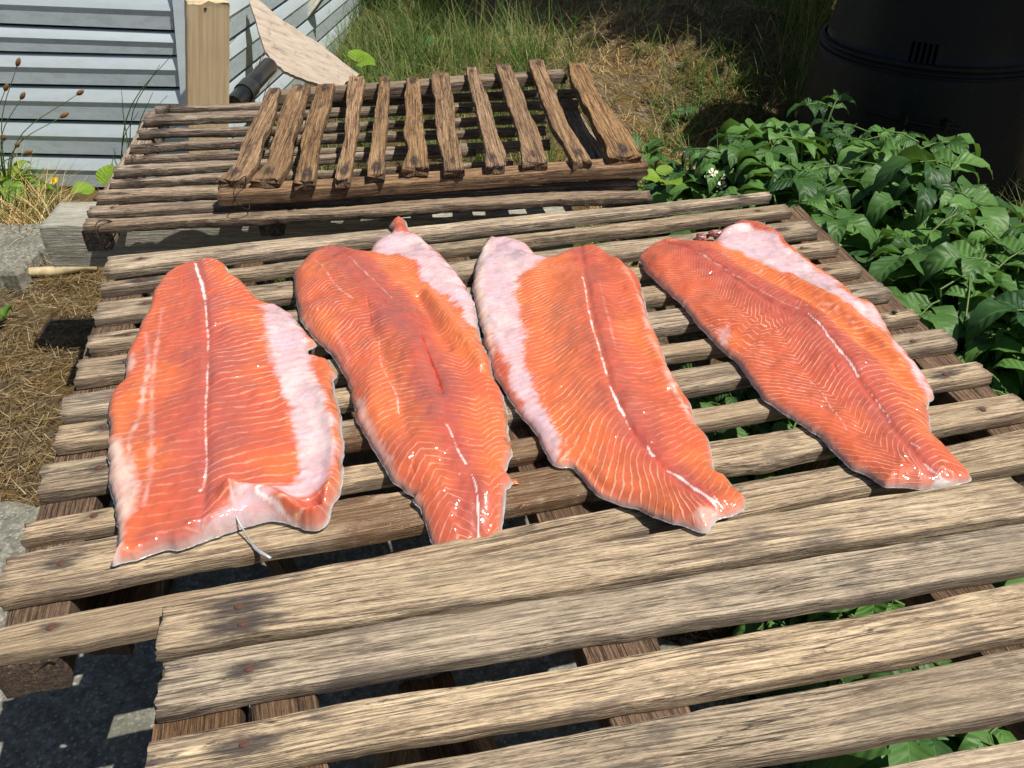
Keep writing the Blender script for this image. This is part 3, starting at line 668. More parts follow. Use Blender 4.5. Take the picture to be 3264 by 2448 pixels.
f1 = dict(outline=[(421,579),(450,572),(474,570),(495,582),(499,600),(526,616),(556,650),(569,660),(600,663),(630,683),(660,717),(672,730),(686,744),(674,747),(662,748),(665,768),(691,776),(708,778),(716,792),(729,808),(716,815),(723,845),(732,880),(736,912),(738,956),(741,962),(738,1028),(733,1070),(718,1084),(711,1119),(696,1138),(674,1141),(649,1136),(620,1124),(586,1120),(546,1128),(497,1143),(448,1160),(414,1175),(390,1183),(360,1181),(325,1190),(294,1205),(262,1212),(236,1220),(247,1203),(255,1175),(252,1146),(250,1102),(240,1067),(233,1033),(235,999),(230,986),(235,965),(226,958),(238,950),(238,930),(234,905),(234,881),(243,848),(270,825),(272,795),(275,768),(300,717),(306,700),(320,677),(332,636),(354,602),(388,584)],
    spine=[(430,576),(443,640),(449,700),(452,760),(453,800),(450,870),(447,950),(449,1010),(445,1060),(438,1120),(432,1165)],
    T=.030, taper=[.8, 1, 1, .95, .8], edge_w=.018, lam=[.011, .014, .0195], wu=[0, .3, .6, .8, 1], wr=[0, -.004, -.002, .002, .004], wl=[0, .016, .030, .040, .046], amp=[.3, .55, .8, 1, .8], ampL=1.0, ampR=.5, flip=1, brown=.5,
    zones=[('memb', [(566,664),(600,660),(640,683),(665,735),(668,790),(700,850),(722,930),(722,1010),(715,1040),(690,1062),(640,1072),(556,1078),(600,1062),(640,1040),(643,980),(628,900),(606,830),(585,760),(575,700)], .004, 1.0),
           ('bright', [(690,776),(735,800),(745,1030),(738,1090),(715,1085),(722,1000),(716,920),(700,850)], .004, .8),
           ('fat', [(230,950),(262,950),(268,990),(290,1030),(300,1070),(290,1110),(268,1130),(250,1140),(240,1100),(228,1030)], .004, .8),
           ('fat', [(242,1140),(262,1130),(268,1165),(255,1215),(230,1225)], .003, .8),
           ('memb', [(540,1080),(590,1085),(600,1100),(586,1125),(497,1150),(430,1175),(412,1170),(450,1140),(490,1110)], .004, .9),
           ('red', [(300,1160),(420,1150),(415,1172),(370,1182),(300,1192)], .004, .8),
           ('red', [(640,1080),(690,1060),(703,1090),(696,1118),(668,1112)], .004, .95),
           ('fat', [(270,770),(285,768),(295,790),(285,808),(270,800)], .003, .6),
           ('bright', [(245,880),(290,850),(290,920),(260,955),(245,955)], .006, .5), ('cream', [(476,566),(505,580),(503,604),(490,585)], .001, 1)],
    strokes=[('white', [(424,578),(430,600),(438,622),(442,640),(446,660)], .0045, 1.0), ('dash', [(446,660),(450,700),(452,740),(453,765),(453,776)], .0028, .9), ('dash', [(455,800),(450,840),(449,900),(447,960),(449,1010),(445,1050),(435,1075)], .0022, .8),
             ('feather', [(352,670),(340,760),(331,830),(328,900),(331,980),(322,1060),(310,1100)], .008, .6), ('feather', [(315,720),(322,790),(312,850),(300,905),(280,950),(285,1000),(300,1060)], .009, .8), ('cut', [(395,600),(399,632)], .002, .7), ('cut', [(492,820),(503,842)], .0018, .8),
             ('white', [(600,1068),(560,1086),(600,1098),(640,1120),(672,1138),(700,1120),(716,1078)], .004, .8), ('fat', [(505,1070),(510,1095),(530,1085)], .006, .7)],
    ridges=[([(500,1080),(560,1082),(610,1090),(655,1122),(700,1110),(725,1060)], .021, .014), ([(420,1150),(520,1120),(600,1110)], .006, .012), ([(700,850),(722,950),(722,1040)], .006, .012), ([(258,1180),(240,1215)], .010, .008), ([(480,830),(520,850),(560,860)], .004, .012)],
    bumps=[(676, 1085, -.022, .013), (510, 1078, .006, .008), (640, 1100, -.004, .012)],
    wet=[(470,815,.03),(510,835,.03),(385,985,.03),(430,975,.03),(380,1150,.03),(330,1160,.02),(440,620,.02)])
f2 = dict(outline=[(711,538),(751,542),(780,548),(799,552),(799,545),(812,522),(839,508),(850,494),(841,486),(848,474),(860,465),(876,474),(880,492),(888,500),(903,503),(923,525),(947,545),(981,582),(1010,623),(1024,650),(1030,683),(1037,737),(1058,771),(1064,811),(1085,845),(1095,892),(1096,929),(1103,945),(1099,955),(1105,975),(1096,1000),(1088,1020),(1110,1034),(1104,1046),(1090,1050),(1088,1075),(1085,1105),(1080,1135),(1079,1150),(1020,1168),(948,1176),(941,1156),(928,1135),(914,1100),(905,1088),(888,1077),(898,1068),(880,1060),(846,1033),(812,973),(790,935),(772,905),(768,879),(758,838),(745,805),(718,764),(684,731),(650,690),(638,640),(635,589),(654,565),(677,549)],
    spine=[(735,542),(755,575),(775,605),(800,640),(840,680),(880,720),(915,765),(935,820),(955,870),(965,920),(985,975),(1005,1015),(1025,1060),(1030,1165)],
    T=.034, taper=[.7, 1, 1.05, .95, .55], edge_w=.035, lam=[.0085, .0105, .014], wu=[0, .25, .5, .75, 1], wr=[0, .012, .028, .010, -.006], wl=[0, -.008, -.014, .006, .018], amp=[.03, .25, .75, .9, .7], ampL=.85, ampR=.95, brown=.75,
    zones=[('bright', [(790,560),(860,560),(905,600),(960,645),(1020,700),(1050,780),(1062,830),(1000,790),(955,730),(915,670),(850,620)], .006, .9),
           ('memb', [(799,556),(806,520),(850,495),(885,500),(910,508),(940,545),(985,590),(1018,635),(1030,700),(1020,705),(1000,690),(985,655),(960,640),(930,625),(905,600),(900,575),(860,558),(830,556)], .003, 1),
           ('fat', [(768,860),(782,870),(800,930),(830,985),(870,1050),(905,1075),(900,1090),(860,1060),(800,960)], .004, .75), ('cream', [(900,505),(925,520),(930,545),(915,540)], .002, .5), ('red', [(840,490),(850,470),(875,470),(880,490),(862,500)], .002, .8)],
    strokes=[('cut', [(908,742),(925,790),(945,830),(957,872)], .0028, .95), ('blood', [(925,785),(940,822),(955,868)], .0018, .8), ('cut', [(795,665),(800,690),(802,710)], .0018, .7), ('cut', [(890,1010),(897,1030)], .0016, .6), ('dash', [(680,565),(705,600),(735,640),(765,665)], .0016, .5), ('dash', [(820,735),(823,790),(840,830),(857,862),(862,900)], .0018, .6), ('dash', [(752,572),(800,620),(850,665)], .0016, .5),
             ('white', [(964,940),(972,950),(980,965)], .0025, .7), ('dash', [(980,965),(990,990),(1008,1017)], .003, .95), ('white', [(1018,1030),(1028,1060),(1033,1100),(1031,1165)], .0026, .9), ('feather', [(775,860),(790,900),(820,960),(850,1000)], .010, .6), ('feather', [(725,720),(745,760),(755,790)], .008, .4), ('white', [(905,1080),(912,1100),(940,1155)], .004, .8),
             ('white', [(925,520),(955,552),(990,595),(1020,640),(1033,700)], .0016, .7), ('white', [(888,502),(918,520),(925,542)], .0016, .8)],
    ridges=[([(925,640),(960,690),(1000,745),(1045,800)], .012, .014), ([(905,650),(930,705),(965,770)], -.010, .012), ([(830,560),(900,610),(960,650)], -.006, .02), ([(795,690),(830,780),(860,860),(880,960)], -.004, .012), ([(925,780),(945,840),(956,870)], -.005, .01), ([(790,640),(870,740),(910,840),(940,950)], .005, .03)],
    bumps=[(860, 485, .006, .012), (850, 520, .010, .03)], zdrop=(.90, .030), groove=.3,
    wet=[(1030,1085,.04),(960,1090,.03),(945,1130,.03),(1060,1080,.03),(1085,890,.03),(1095,960,.03),(725,600,.03),(850,590,.03),(830,665,.04),(1040,700,.03),(935,920,.03)])
f3 = dict(outline=[(1061,508),(1075,512),(1092,510),(1115,516),(1136,525),(1156,545),(1149,557),(1180,563),(1210,554),(1243,540),(1284,535),(1311,549),(1334,569),(1355,586),(1380,600),(1390,640),(1400,690),(1425,740),(1440,790),(1465,830),(1490,870),(1502,915),(1530,940),(1542,1000),(1545,1025),(1570,1040),(1578,1065),(1605,1100),(1606,1125),(1585,1135),(1550,1142),(1530,1158),(1526,1172),(1505,1172),(1480,1160),(1440,1145),(1400,1120),(1370,1096),(1340,1088),(1290,1062),(1262,1030),(1235,1003),(1210,1006),(1190,998),(1180,975),(1155,925),(1118,885),(1098,850),(1085,830),(1068,805),(1058,765),(1045,720),(1036,680),(1028,645),(1022,620),(1028,565),(1045,525)],
    spine=[(1255,540),(1262,600),(1270,650),(1278,700),(1290,745),(1305,800),(1320,850),(1345,905),(1375,950),(1405,985),(1450,1030),(1500,1080),(1545,1125)],
    T=.030, taper=[.7, 1, 1, .8, .55], edge_w=.028, lam=[.0095, .0115, .014], wu=[0, .25, .5, .75, 1], wl=[0, -.004, .003, .016, .026], wr=[0, -.022, -.052, -.075, -.090], amp=[.0, .35, .9, 1, .9], ampL=.45, ampR=1, brown=.85,
    zones=[('bright', [(1110,620),(1200,565),(1240,600),(1260,700),(1275,800),(1290,900),(1320,980),(1400,1060),(1300,1050),(1210,960),(1150,830),(1125,720)], .03, .75),
           ('memb', [(1055,505),(1095,505),(1140,522),(1160,545),(1150,560),(1184,566),(1150,588),(1120,600),(1112,640),(1120,700),(1132,760),(1142,810),(1158,860),(1195,920),(1212,960),(1192,995),(1172,975),(1150,925),(1118,860),(1095,790),(1070,740),(1050,680),(1030,620),(1035,550)], .0035, 1),
           ('cream', [(1024,560),(1045,520),(1058,510),(1050,560),(1040,620),(1058,690),(1070,760),(1060,770),(1040,690),(1022,620)], .003, .7), ('fat', [(1480,1140),(1530,1128),(1560,1140),(1520,1172)], .002, .5), ('red', [(1068,775),(1085,790),(1098,840),(1085,830)], .003, .9), ('bright', [(1095,850),(1118,880),(1160,940),(1182,985),(1165,960),(1110,885)], .003, .9)],
    strokes=[('dash', [(1256,600),(1264,650),(1270,690),(1282,740),(1296,785),(1310,830)], .0024, .9), ('white', [(1316,850),(1326,870),(1336,892),(1348,912)], .0048, 1), ('dash', [(1346,910),(1360,935)], .002, .7), ('blood', [(1362,930),(1372,948)], .002, .6), ('white', [(1398,972),(1404,985),(1412,996)], .0045, .95), ('cut', [(1412,998),(1432,1016)], .0022, .8),
             ('white', [(1440,1022),(1470,1045),(1500,1075),(1530,1105),(1545,1122)], .0042, 1), ('feather', [(1345,590),(1370,630),(1390,670),(1400,720)], .012, .7), ('feather', [(1400,730),(1430,780),(1450,830),(1480,880),(1500,915)], .012, .8), ('feather', [(1290,620),(1310,700),(1330,780)], .004, .35),
             ('white', [(1535,1095),(1548,1120),(1535,1135)], .002, .8), ('white', [(1545,960),(1540,1010)], .002, .6)],
    ridges=[([(1330,570),(1370,650),(1410,740),(1450,830)], .006, .02), ([(1200,600),(1180,700),(1190,800)], -.006, .03), ([(1250,1000),(1320,1065),(1400,1115)], -.005, .012), ([(1100,530),(1140,560)], .008, .02), ([(1290,640),(1320,760),(1370,880)], .005, .035)],
    zdrop=(.84, -.024), wet=[(1320,545,.02),(1240,545,.02),(1120,560,.03),(1430,890,.03),(1460,830,.03),(1395,830,.02),(1550,1095,.03),(1500,1130,.03),(1570,1100,.03),(1400,960,.03),(1540,1000,.03)])
f4 = dict(outline=[(1381,552),(1390,540),(1406,529),(1433,519),(1483,517),(1510,520),(1534,525),(1548,510),(1550,499),(1565,489),(1584,482),(1600,472),(1640,475),(1660,488),(1677,502),(1704,529),(1743,560),(1781,587),(1820,614),(1855,649),(1878,653),(1898,672),(1909,695),(1936,738),(1963,769),(1991,800),(2010,831),(2021,862),(2006,864),(2004,880),(2010,893),(2010,935),(2029,951),(2053,974),(2072,1001),(2093,1028),(2095,1044),(2072,1048),(2045,1056),(2022,1059),(1983,1061),(1956,1055),(1913,1053),(1871,1020),(1847,1011),(1812,982),(1774,939),(1727,908),(1689,885),(1650,858),(1626,823),(1596,780),(1553,745),(1541,730),(1510,699),(1487,668),(1460,641),(1425,610),(1394,579)],
    spine=[(1440,522),(1500,560),(1560,595),(1620,640),(1680,680),(1730,700),(1765,730),(1800,770),(1850,830),(1890,880),(1920,920),(1950,960),(1985,1000),(2035,1045)],
    T=.031, taper=[.5, .9, 1.05, .85, .55], edge_w=.03, lam=[.0075, .0095, .013], wu=[0, .2, .45, .7, 1], wr=[0, -.018, -.050, -.020, .010], wl=[0, .010, .018, .006, -.010], amp=[.05, .4, .95, 1, .7], ampL=.8, ampR=.95, brown=.35,
    zones=[('bright', [(1530,535),(1620,550),(1700,590),(1760,625),(1850,680),(1900,710),(1960,790),(2005,870),(1980,880),(1900,800),(1830,740),(1760,690),(1680,640),(1600,590)], .006, .95),
           ('memb', [(1543,510),(1570,499),(1600,485),(1640,500),(1680,520),(1720,553),(1760,582),(1800,610),(1850,655),(1885,670),(1900,690),(1930,737),(1985,800),(2022,862),(2008,866),(1965,795),(1925,737),(1885,702),(1840,672),(1790,645),(1740,615),(1690,592),(1650,574),(1600,549),(1560,537)], .004, 1),
           ('red', [(1565,487),(1600,471),(1645,476),(1680,505),(1704,530),(1690,527),(1650,498),(1610,490)], .003, .9), ('memb', [(1553,712),(1572,714),(1575,735),(1562,750),(1553,738)], .002, .6), ('silver', [(1975,1062),(2020,1045),(2072,1040),(2060,1056),(2022,1062)], .002, .9), ('fat', [(1690,880),(1740,910),(1790,950),(1750,930)], .004, .5)],
    strokes=[('dash', [(1500,560),(1580,608),(1660,660),(1720,690)], .0012, .6), ('white', [(1738,700),(1765,728),(1795,765),(1830,805),(1850,830)], .0024, .85), ('dash', [(1860,840),(1900,890),(1910,900)], .0014, .6), ('white', [(1913,903),(1920,920)], .003, .9), ('white', [(1960,965),(1985,985)], .0014, .6), ('cut', [(1791,797),(1806,822)], .0020, .8), ('cut', [(1790,850),(1812,870)], .0018, .8), ('cut', [(1870,935),(1876,948)], .0016, .7), ('blood', [(1895,875),(1903,885)], .0015, .5), ('dash', [(1730,810),(1770,850),(1800,890),(1830,930)], .0016, .5), ('white', [(1990,1010),(2030,1035),(2060,1040)], .003, .6),
             ('white', [(1700,530),(1760,575),(1820,618)], .0014, .7), ('cut', [(1640,580),(1690,600),(1720,612)], .002, .5)],
    ridges=[([(1640,600),(1720,640),(1800,690),(1880,760),(1960,840)], -.007, .014), ([(1700,605),(1780,650),(1860,705),(1940,780)], .008, .012), ([(1500,545),(1620,620),(1740,690),(1850,800)], .006, .03), ([(1560,500),(1620,485),(1680,510)], .010, .014), ([(1460,600),(1530,690),(1600,750)], -.003, .02)],
    bumps=[], zdrop=(.9, -.008), wet=[(2040,1035,.035),(1990,1045,.03),(2070,1035,.02),(1930,905,.03),(1900,900,.02),(1660,580,.02),(1720,610,.03),(1850,880,.02),(1560,500,.02)])
zfb = ZB+.003
r1, b1 = fillet('salmon_fillet', 'broadest and leftmost salmon fillet with a wide pale belly strip and raised corner flap', f1, zfb)
r2, b2 = fillet('salmon_fillet', 'second salmon fillet from the left with a dark red gash down its middle', f2, zfb)
r3, b3 = fillet('salmon_fillet', 'third salmon fillet from the left with white left edge and broken white centre line', f3, zfb)
r4, b4 = fillet('salmon_fillet', 'rightmost salmon fillet with zigzag flesh lines and a pink belly strip along its right side', f4, zfb)
# string of fin membrane hanging off the first fillet, liver-coloured scrap on the fourth, gelatinous scraps on the second
wk = [at(505*K, 1095*K, ZB+.028), at(512*K, 1120*K, ZB+.025), at(525*K, 1143*K, ZB+.016), at(540*K, 1168*K, ZB+.009), at(555*K, 1188*K, ZB+.005), at(585*K, 1206*K, ZB+.003)]
wk = [Vector(p) for p in cat([tuple(p) for p in wk], 16)]
tube('fin_strand', wk, [.0012+.0016*(i > 10)*(1-abs(i-13)/4) for i in range(16)], M['skin'], r1, 6)
def blob(parent, name, px, rx, ry, rz, mat, seed, z):
    c = at(px[0]*K, px[1]*K, z); bm = bmesh.new(); bmesh.ops.create_icosphere(bm, subdivisions=4, radius=1)
    for v in bm.verts:
        n = float(fbm(v.co.x*2+seed, v.co.y*2+v.co.z*1.7, seed)); k = .65+.7*n
        v.co = Vector((v.co.x*rx*k, v.co.y*ry*k, v.co.z*rz*k))
    return bm_obj(name, bm, mat, parent, True, c)
def goo(name, col, rough, tr=0):
    t = NT(name); tc = t.n('ShaderNodeTexCoord').outputs['Object']; n = t.noise(tc, 120, 4, .6)
    t.l(t.ramp(n, [(.35, tuple(q*.6 for q in col)), (.65, col)]), t.b.inputs['Base Color']); t.b.inputs['Roughness'].default_value = rough
    t.b.inputs['Subsurface Weight'].default_value = .3; t.b.inputs['Subsurface Radius'].default_value = (1, .4, .2); t.b.inputs['Subsurface Scale'].default_value = .006
    t.b.inputs['Coat Weight'].default_value = .8; t.b.inputs['Coat Roughness'].default_value = .05
    t.b.inputs['Transmission Weight'].default_value = tr; t.l(t.bump(n, .003), t.b.inputs['Normal']); return t.m
M['liver'] = goo('dark_pink_tissue', (.42, .17, .15), .3); M['gel'] = goo('orange_gel', (.80, .27, .10), .15, .3)
blob(r4, 'tissue_scrap', (1516, 513), .014, .010, .009, M['liver'], 3, ZB+.008); blob(r4, 'tissue_scrap', (1548, 504), .016, .008, .008, M['liver'], 5, ZB+.02)
blob(r2, 'gel_scrap', (1092, 962), .008, .014, .004, M['gel'], 7, ZB+.006); blob(r2, 'gel_scrap', (1086, 905), .006, .018, .006, M['gel'], 8, ZB+.014); blob(r2, 'gel_scrap', (1103, 1042), .012, .006, .004, M['gel'], 9, ZB+.004)
blob(r1, 'tissue_scrap', (512, 1078), .012, .010, .007, M['liver'], 12, ZB+.030)
# ------------------------------------------------------------------ shed cladding, top left
def siding_mat():
    t = NT('pale_blue_cladding'); tc = t.n('ShaderNodeTexCoord').outputs['Object']
    a = t.noise(t.mapping(tc, (3, 3, 18)), 1, 5, .65); b = t.noise(t.mapping(tc, (14, 14, 40)), 1, 5, .7); c = t.noise(tc, 120, 3)
    sp = t.n('ShaderNodeSeparateXYZ'); t.l(tc, sp.inputs[0])
    k = t.ramp(a, [(.3, (.64, .74, .80)), (.7, (.76, .86, .92))])
    shade_dirt = t.math('MULTIPLY', t.mr(b, .42, .64), t.attr('shade_dirt'))
    k = t.mix(t.math('MULTIPLY', shade_dirt, .45), k, (.36, .41, .40)); k = t.mix(t.math('MULTIPLY', t.attr('shade_dirt'), .42), k, (.38, .45, .48)); k = t.mix(t.mr(c, .6, .75, 0, .2), k, (.3, .3, .25))  # lower board face painted greyer as shade, with blotchy dirt over it
    t.l(k, t.b.inputs['Base Color']); t.b.inputs['Roughness'].default_value = .42; return t.m
M['siding'] = siding_mat(); M['seam'] = plain('dark_seam', (.012, .02, .016), .8, 0, .3, 60)
g0 = at(0, 405*K, 0); g1 = at(345*K, 416*K, 0); YW = g1.y; dirw = Vector((1, (g1.y-g0.y)/(g1.x-g0.x), 0)).normalized()
def wall_at(px, py):      # on the front wall plane
    n = Vector((dirw.y, -dirw.x, 0)); return at_pl(px*K, py*K, g0, n)
cornT = wall_at(376, 0); cornB = wall_at(404, 330)
bandys = [(-60,), (35, 71-4), (118, 127), (189, 193), (266, 268), (341, 345), (409, 415)]
seamL = [-45, 35, 113, 189, 266, 341, 409]; seamR = [-10, 70, 122, 192, 268, 343, 413]
shed = empty('shed_wall', (cornB.x, cornB.y, 0), 'shed corner clad in pale blue horizontal boards with dark seams, behind the racks', 'shed')
xsz = []
for k in range(len(seamL)):
    x1_ = {0: 372, 1: 376, 2: 384, 3: 392, 4: 398, 5: 402, 6: 404}[k]
    pl_ = wall_at(0, seamL[k]); pr_ = wall_at(x1_, seamR[k]); xsz.append((pl_, pr_))
def board_mesh(a0, b0, a1, b1, out, gap):
    """a0-b0 upper seam line (left, right), a1-b1 lower seam line; out = outward normal. cove at the top, flat below"""
    prof = [(0.0, -.030), (.05, -.002), (.07, .0), (.26, .0), (.36, -.010), (.42, -.012), (.93, -.012), (.955, -.010), (.97, -.03)]
    prof = [(0.0, -.022), (.006, -.003), (.40, .005), (.47, .001), (.97, .001), (.985, -.024)]
    n = 40; V = []; F = []; shade_dirt = []
    for k in range(n+1):
        f = k/n; t = a0.lerp(b0, f); b = a1.lerp(b1, f)
        for (q, o) in prof:
            v = t.lerp(b, q*(1-gap)+gap*.5)+out*o; V.append(v); shade_dirt.append(float(sst(.36, .46, q)*1.0))  # mask for the shade tone painted below the cove
    m = len(prof)
    for k in range(n):
        for j in range(m-1): F.append((k*m+j, k*m+j+1, (k+1)*m+j+1, (k+1)*m+j))
    return V, F, shade_dirt
outn = Vector((dirw.y, -dirw.x, 0))
for k in range(len(seamL)-1):
    a0, b0 = xsz[k]; a1, b1 = xsz[k+1]; a0 = a0-dirw*1.5; a1 = a1-dirw*1.5
    V, F, shade_dirt = board_mesh(a0, b0, a1, b1, outn, .085)
    o_ = a0.copy(); link('cladding_board', mesh_np('cladding_board', [tuple(v-o_) for v in V], F, False, {'shade_dirt': shade_dirt}), M['siding'], shed, o_)
top = 1.9
bmx = bmesh.new(); wq = [xsz[0][0]-dirw*1.5, xsz[0][1], xsz[-1][1], xsz[-1][0]-dirw*1.5]
vs = [bmx.verts.new(v-outn*.03-Vector(cornB)) for v in wq]; bmx.faces.new(vs); vs2 = [bmx.verts.new(v-outn*.09-Vector(cornB)) for v in wq]; bmx.faces.new(vs2[::-1])
for k in range(4): bmx.faces.new((vs[k], vs2[k], vs2[(k+1) % 4], vs[(k+1) % 4]))
bm_obj('backing', bmx, M['seam'], shed, False, cornB)
# corner trim and return wall running away
cx_, cyy = cornB.x, cornB.y
def lean(zz):   # corner line
    f = (zz-cornB.z)/(cornT.z-cornB.z); return cornB.lerp(cornT, f)
c0, c9 = lean(0), lean(1.25)
bm = bmesh.new(); q = [(-.002, -.012), (.05, -.012), (.05, .03), (-.002, .03)]
vb = [bm.verts.new(c0+Vector((a, b, 0))-c0) for a, b in q]; vt = [bm.verts.new(c9+Vector((a, b, 0))-c0) for a, b in q]
bm.faces.new(vt); 
for k in range(4): bm.faces.new((vb[k], vb[(k+1) % 4], vt[(k+1) % 4], vt[k]))
bm_obj('corner_trim', bm, M['siding'], shed, False, c0)
ret = Vector((.10, 1, 0)).normalized(); rout = Vector((ret.y, -ret.x, 0))
zs_ = [1.3+.147, 1.3-.0, 1.3-.147][0:0]
bz = [lean_z for lean_z in np.arange(0.02, 1.35, .148)]
for k in range(len(bz)-1):
    p_lo = lean(bz[k])+Vector((.05, .03, 0)); p_hi = lean(bz[k+1])+Vector((.05, .03, 0)); p_lo.z = bz[k]; p_hi.z = bz[k+1]
    V, F, shade_dirt = board_mesh(p_hi, p_hi+ret*3.2, p_lo, p_lo+ret*3.2, rout, .07)
    o_ = p_hi.copy(); link('cladding_board', mesh_np('cladding_board', [tuple(v-o_) for v in V], F, False, {'shade_dirt': shade_dirt}), M['siding'], shed, o_)
bm = bmesh.new(); p0 = lean(0)+Vector((.05, .03, 0)); p1_ = lean(1.35)+Vector((.05, .03, 0))
vs = [bm.verts.new(v-p0-rout*.03) for v in (p0, p0+ret*3.2, p1_+ret*3.2, p1_)]; bm.faces.new(vs)
vs2 = [bm.verts.new(v-p0-rout*.08) for v in (p0, p0+ret*3.2, p1_+ret*3.2, p1_)]; bm.faces.new(vs2[::-1])
for k in range(4): bm.faces.new((vs[k], vs2[k], vs2[(k+1) % 4], vs[(k+1) % 4]))
bm_obj('backing', bm, M['seam'], shed, False, p0)
# post
YP = cornB.y-.10
pT = at_y(450*K, 6*K, YP-.03); pB = at_y(447*K, 330*K, YP+.02); d_ = (pB-pT).normalized(); pB2 = pB+d_*((pB.z)/-d_.z)
wd = (at_y(495*K, 100*K, YP)-at_y(405*K, 100*K, YP)).length
post = slat(None, 'wooden_post', M['post'], pB2-Vector((0, 0, .05)), pT, wd*1.0, wd*.96, .045, Vector((.45, -.86, .20)).normalized(), [(.975, .01)], 5, wavy=.002, endj=.012)
tag(post, 'pale new timber post standing in front of the shed corner', 'post')
# pink weathered board leaning behind
pk0 = [(539,2),(553,-6),(613,46),(691,94),(776,160),(764,178),(748,176),(740,191),(712,180),(700,186),(640,165),(610,150),(586,128),(572,108)]
pk = []
for a_, b_ in zip(pk0, pk0[1:]+pk0[:1]):
    for q in range(5): pk.append((a_[0]+(b_[0]-a_[0])*q/5+(random.random()-.5)*2.4*(q > 0), a_[1]+(b_[1]-a_[1])*q/5+(random.random()-.5)*2.4*(q > 0)))
pc = at_y(690*K, 178*K, YW+.35); pn = Vector((.30, -.62, .62)).normalized()
P3 = [at_pl(a*K, b*K, pc, pn) for a, b in pk]; bm = bmesh.new()
fr_ = [bm.verts.new(p-pc) for p in P3]; bk_ = [bm.verts.new(p-pc-pn*.022) for p in P3]
bm.faces.new(fr_[::-1]); bm.faces.new(bk_)
for k in range(len(P3)): q = (k+1) % len(P3); bm.faces.new((fr_[k], fr_[q], bk_[q], bk_[k]))
bmesh.ops.recalc_face_normals(bm, faces=bm.faces[:]); bmesh.ops.triangulate(bm, faces=[f for f in bm.faces if len(f.verts) > 4])
def pink():
    t = NT('flaking_pink_paint_shadow_streaks'); tc = t.n('ShaderNodeTexCoord').outputs['Object']
    a = t.noise(t.mapping(tc, (14, 90, 14)), 1, 6, .7); b = t.noise(tc, 30, 5, .7)
    k = t.ramp(a, [(.30, (.24, .18, .14)), (.45, (.42, .34, .27)), (.7, (.54, .45, .37))]); k = t.mix(t.mr(b, .6, .7, 0, .7), k, (.25, .17, .11))  # dark grain streaks double as painted shadow stripes; flaked blotches on top
    t.l(k, t.b.inputs['Base Color']); t.b.inputs['Roughness'].default_value = .8; t.l(t.bump(a, .003), t.b.inputs['Normal']); return t.m
tag(bm_obj('painted_board', bm, pink(), None, False, pc), 'broken pink-painted board leaning behind the racks beside the grass', 'board')
# second thin pinkish board and grey stakes behind
M['grey'] = plain('dark_grey_plastic', (.055, .065, .07), .5, 0, .3, 30); 
pp0 = at_y(505*K, 225*K, YP+.05); pp1 = at_y(582*K, 142*K, YW+.26)
dp = empty('drain_pipe', pp0, 'black plastic drain pipe lying behind the post', 'pipe')
tube('pipe', [pp0, pp0.lerp(pp1, .5), pp1], .031, plain('black_pipe', (.018, .02, .022), .35, 0, .3, 20), dp, 20)
c_ = pp0.lerp(pp1, .35); dd_ = (pp1-pp0).normalized(); tube('collar', [c_-dd_*.03, c_+dd_*.03], .036, plain('pipe_collar', (.03, .034, .036), .4, 0, .3, 20), dp, 20)
q0 = at(610*K, 205*K, .05); bm = bmesh.new(); bm_box(bm, .12, .34, .03, Matrix.Rotation(math.radians(-20), 4, 'X'), .004)
gp = empty('gutter_offcut', q0, 'flat grey plastic gutter offcut with screw holes under the pink board', 'gutter')
bm_obj('channel', bm, M['grey'], gp, False, q0)
for dx in (-.03, .03):
    bm = bmesh.new(); bmesh.ops.create_cone(bm, cap_ends=True, segments=12, radius1=.006, radius2=.006, depth=.004)
    bm_obj('screw_hole', bm, M['seam'], gp, False, q0+Vector((dx, -.1, .055)))
st0 = at(585*K, 215*K, .0); st1 = at_y(700*K, -30*K, YW+1.4)
tag(slat(None, 'wooden_stake', M['greywood'], st0+Vector((-.06, .1, .1)), st1, .05, .05, .03, Vector((0, -.8, .6)).normalized(), (), 9), 'long narrow timber batten leaning against the shed return wall', 'batten')
# grey sheet stood in the grass
bm = bmesh.new(); bm_box(bm, .16, .03, .55, Matrix.Rotation(math.radians(-14), 4, 'X'), .012); gq = at(655*K, 60*K, .1)
tag(bm_obj('slate_slab', bm, M['grey'], None, False, gq+Vector((0, 0, .12))), 'dark grey slab stood upright in the tall grass behind the pink board', 'slab')
# ------------------------------------------------------------------ left margin: stone slab, weathered block, cane
cb0 = at(0, 570*K, .10); cb1 = at(140*K, 480*K, .10)
slab('stone_slab', cb0.x-.6, cb1.x-.03, cb0.y, cb1.y+.06, -.02, .07, 8, .018, 'lichen-grey stone slab on the ground at the left edge below the plantain', 'stone')
cn0 = at(-90*K, 607*K, .03); cn1 = at(210*K, 574*K, .035); pts = [cn0.lerp(cn1, k/12)+Vector((0, 0, .004*math.sin(k*1.3))) for k in range(13)]
tag(tube('bamboo_cane', pts, [.0145+.002*(k % 4 == 0) for k in range(13)], plain('dry_cane', (.52, .42, .24), .5, 0, .35, 25), None, 12), 'dry pale cane lying on the ground at the left of the middle rack', 'cane')
for k, (x, y, lab) in enumerate(((-.75, tl2.y+.085, 'concrete block under the grey timber at the left'), (-.02, tl2.y+.15, 'concrete block under the grey timber near the rear rack centre'))):
    slab('concrete_block', x-.1, x+.1, y-.07, y+.07, -.01, .295, 20+k, .008, lab, 'block')
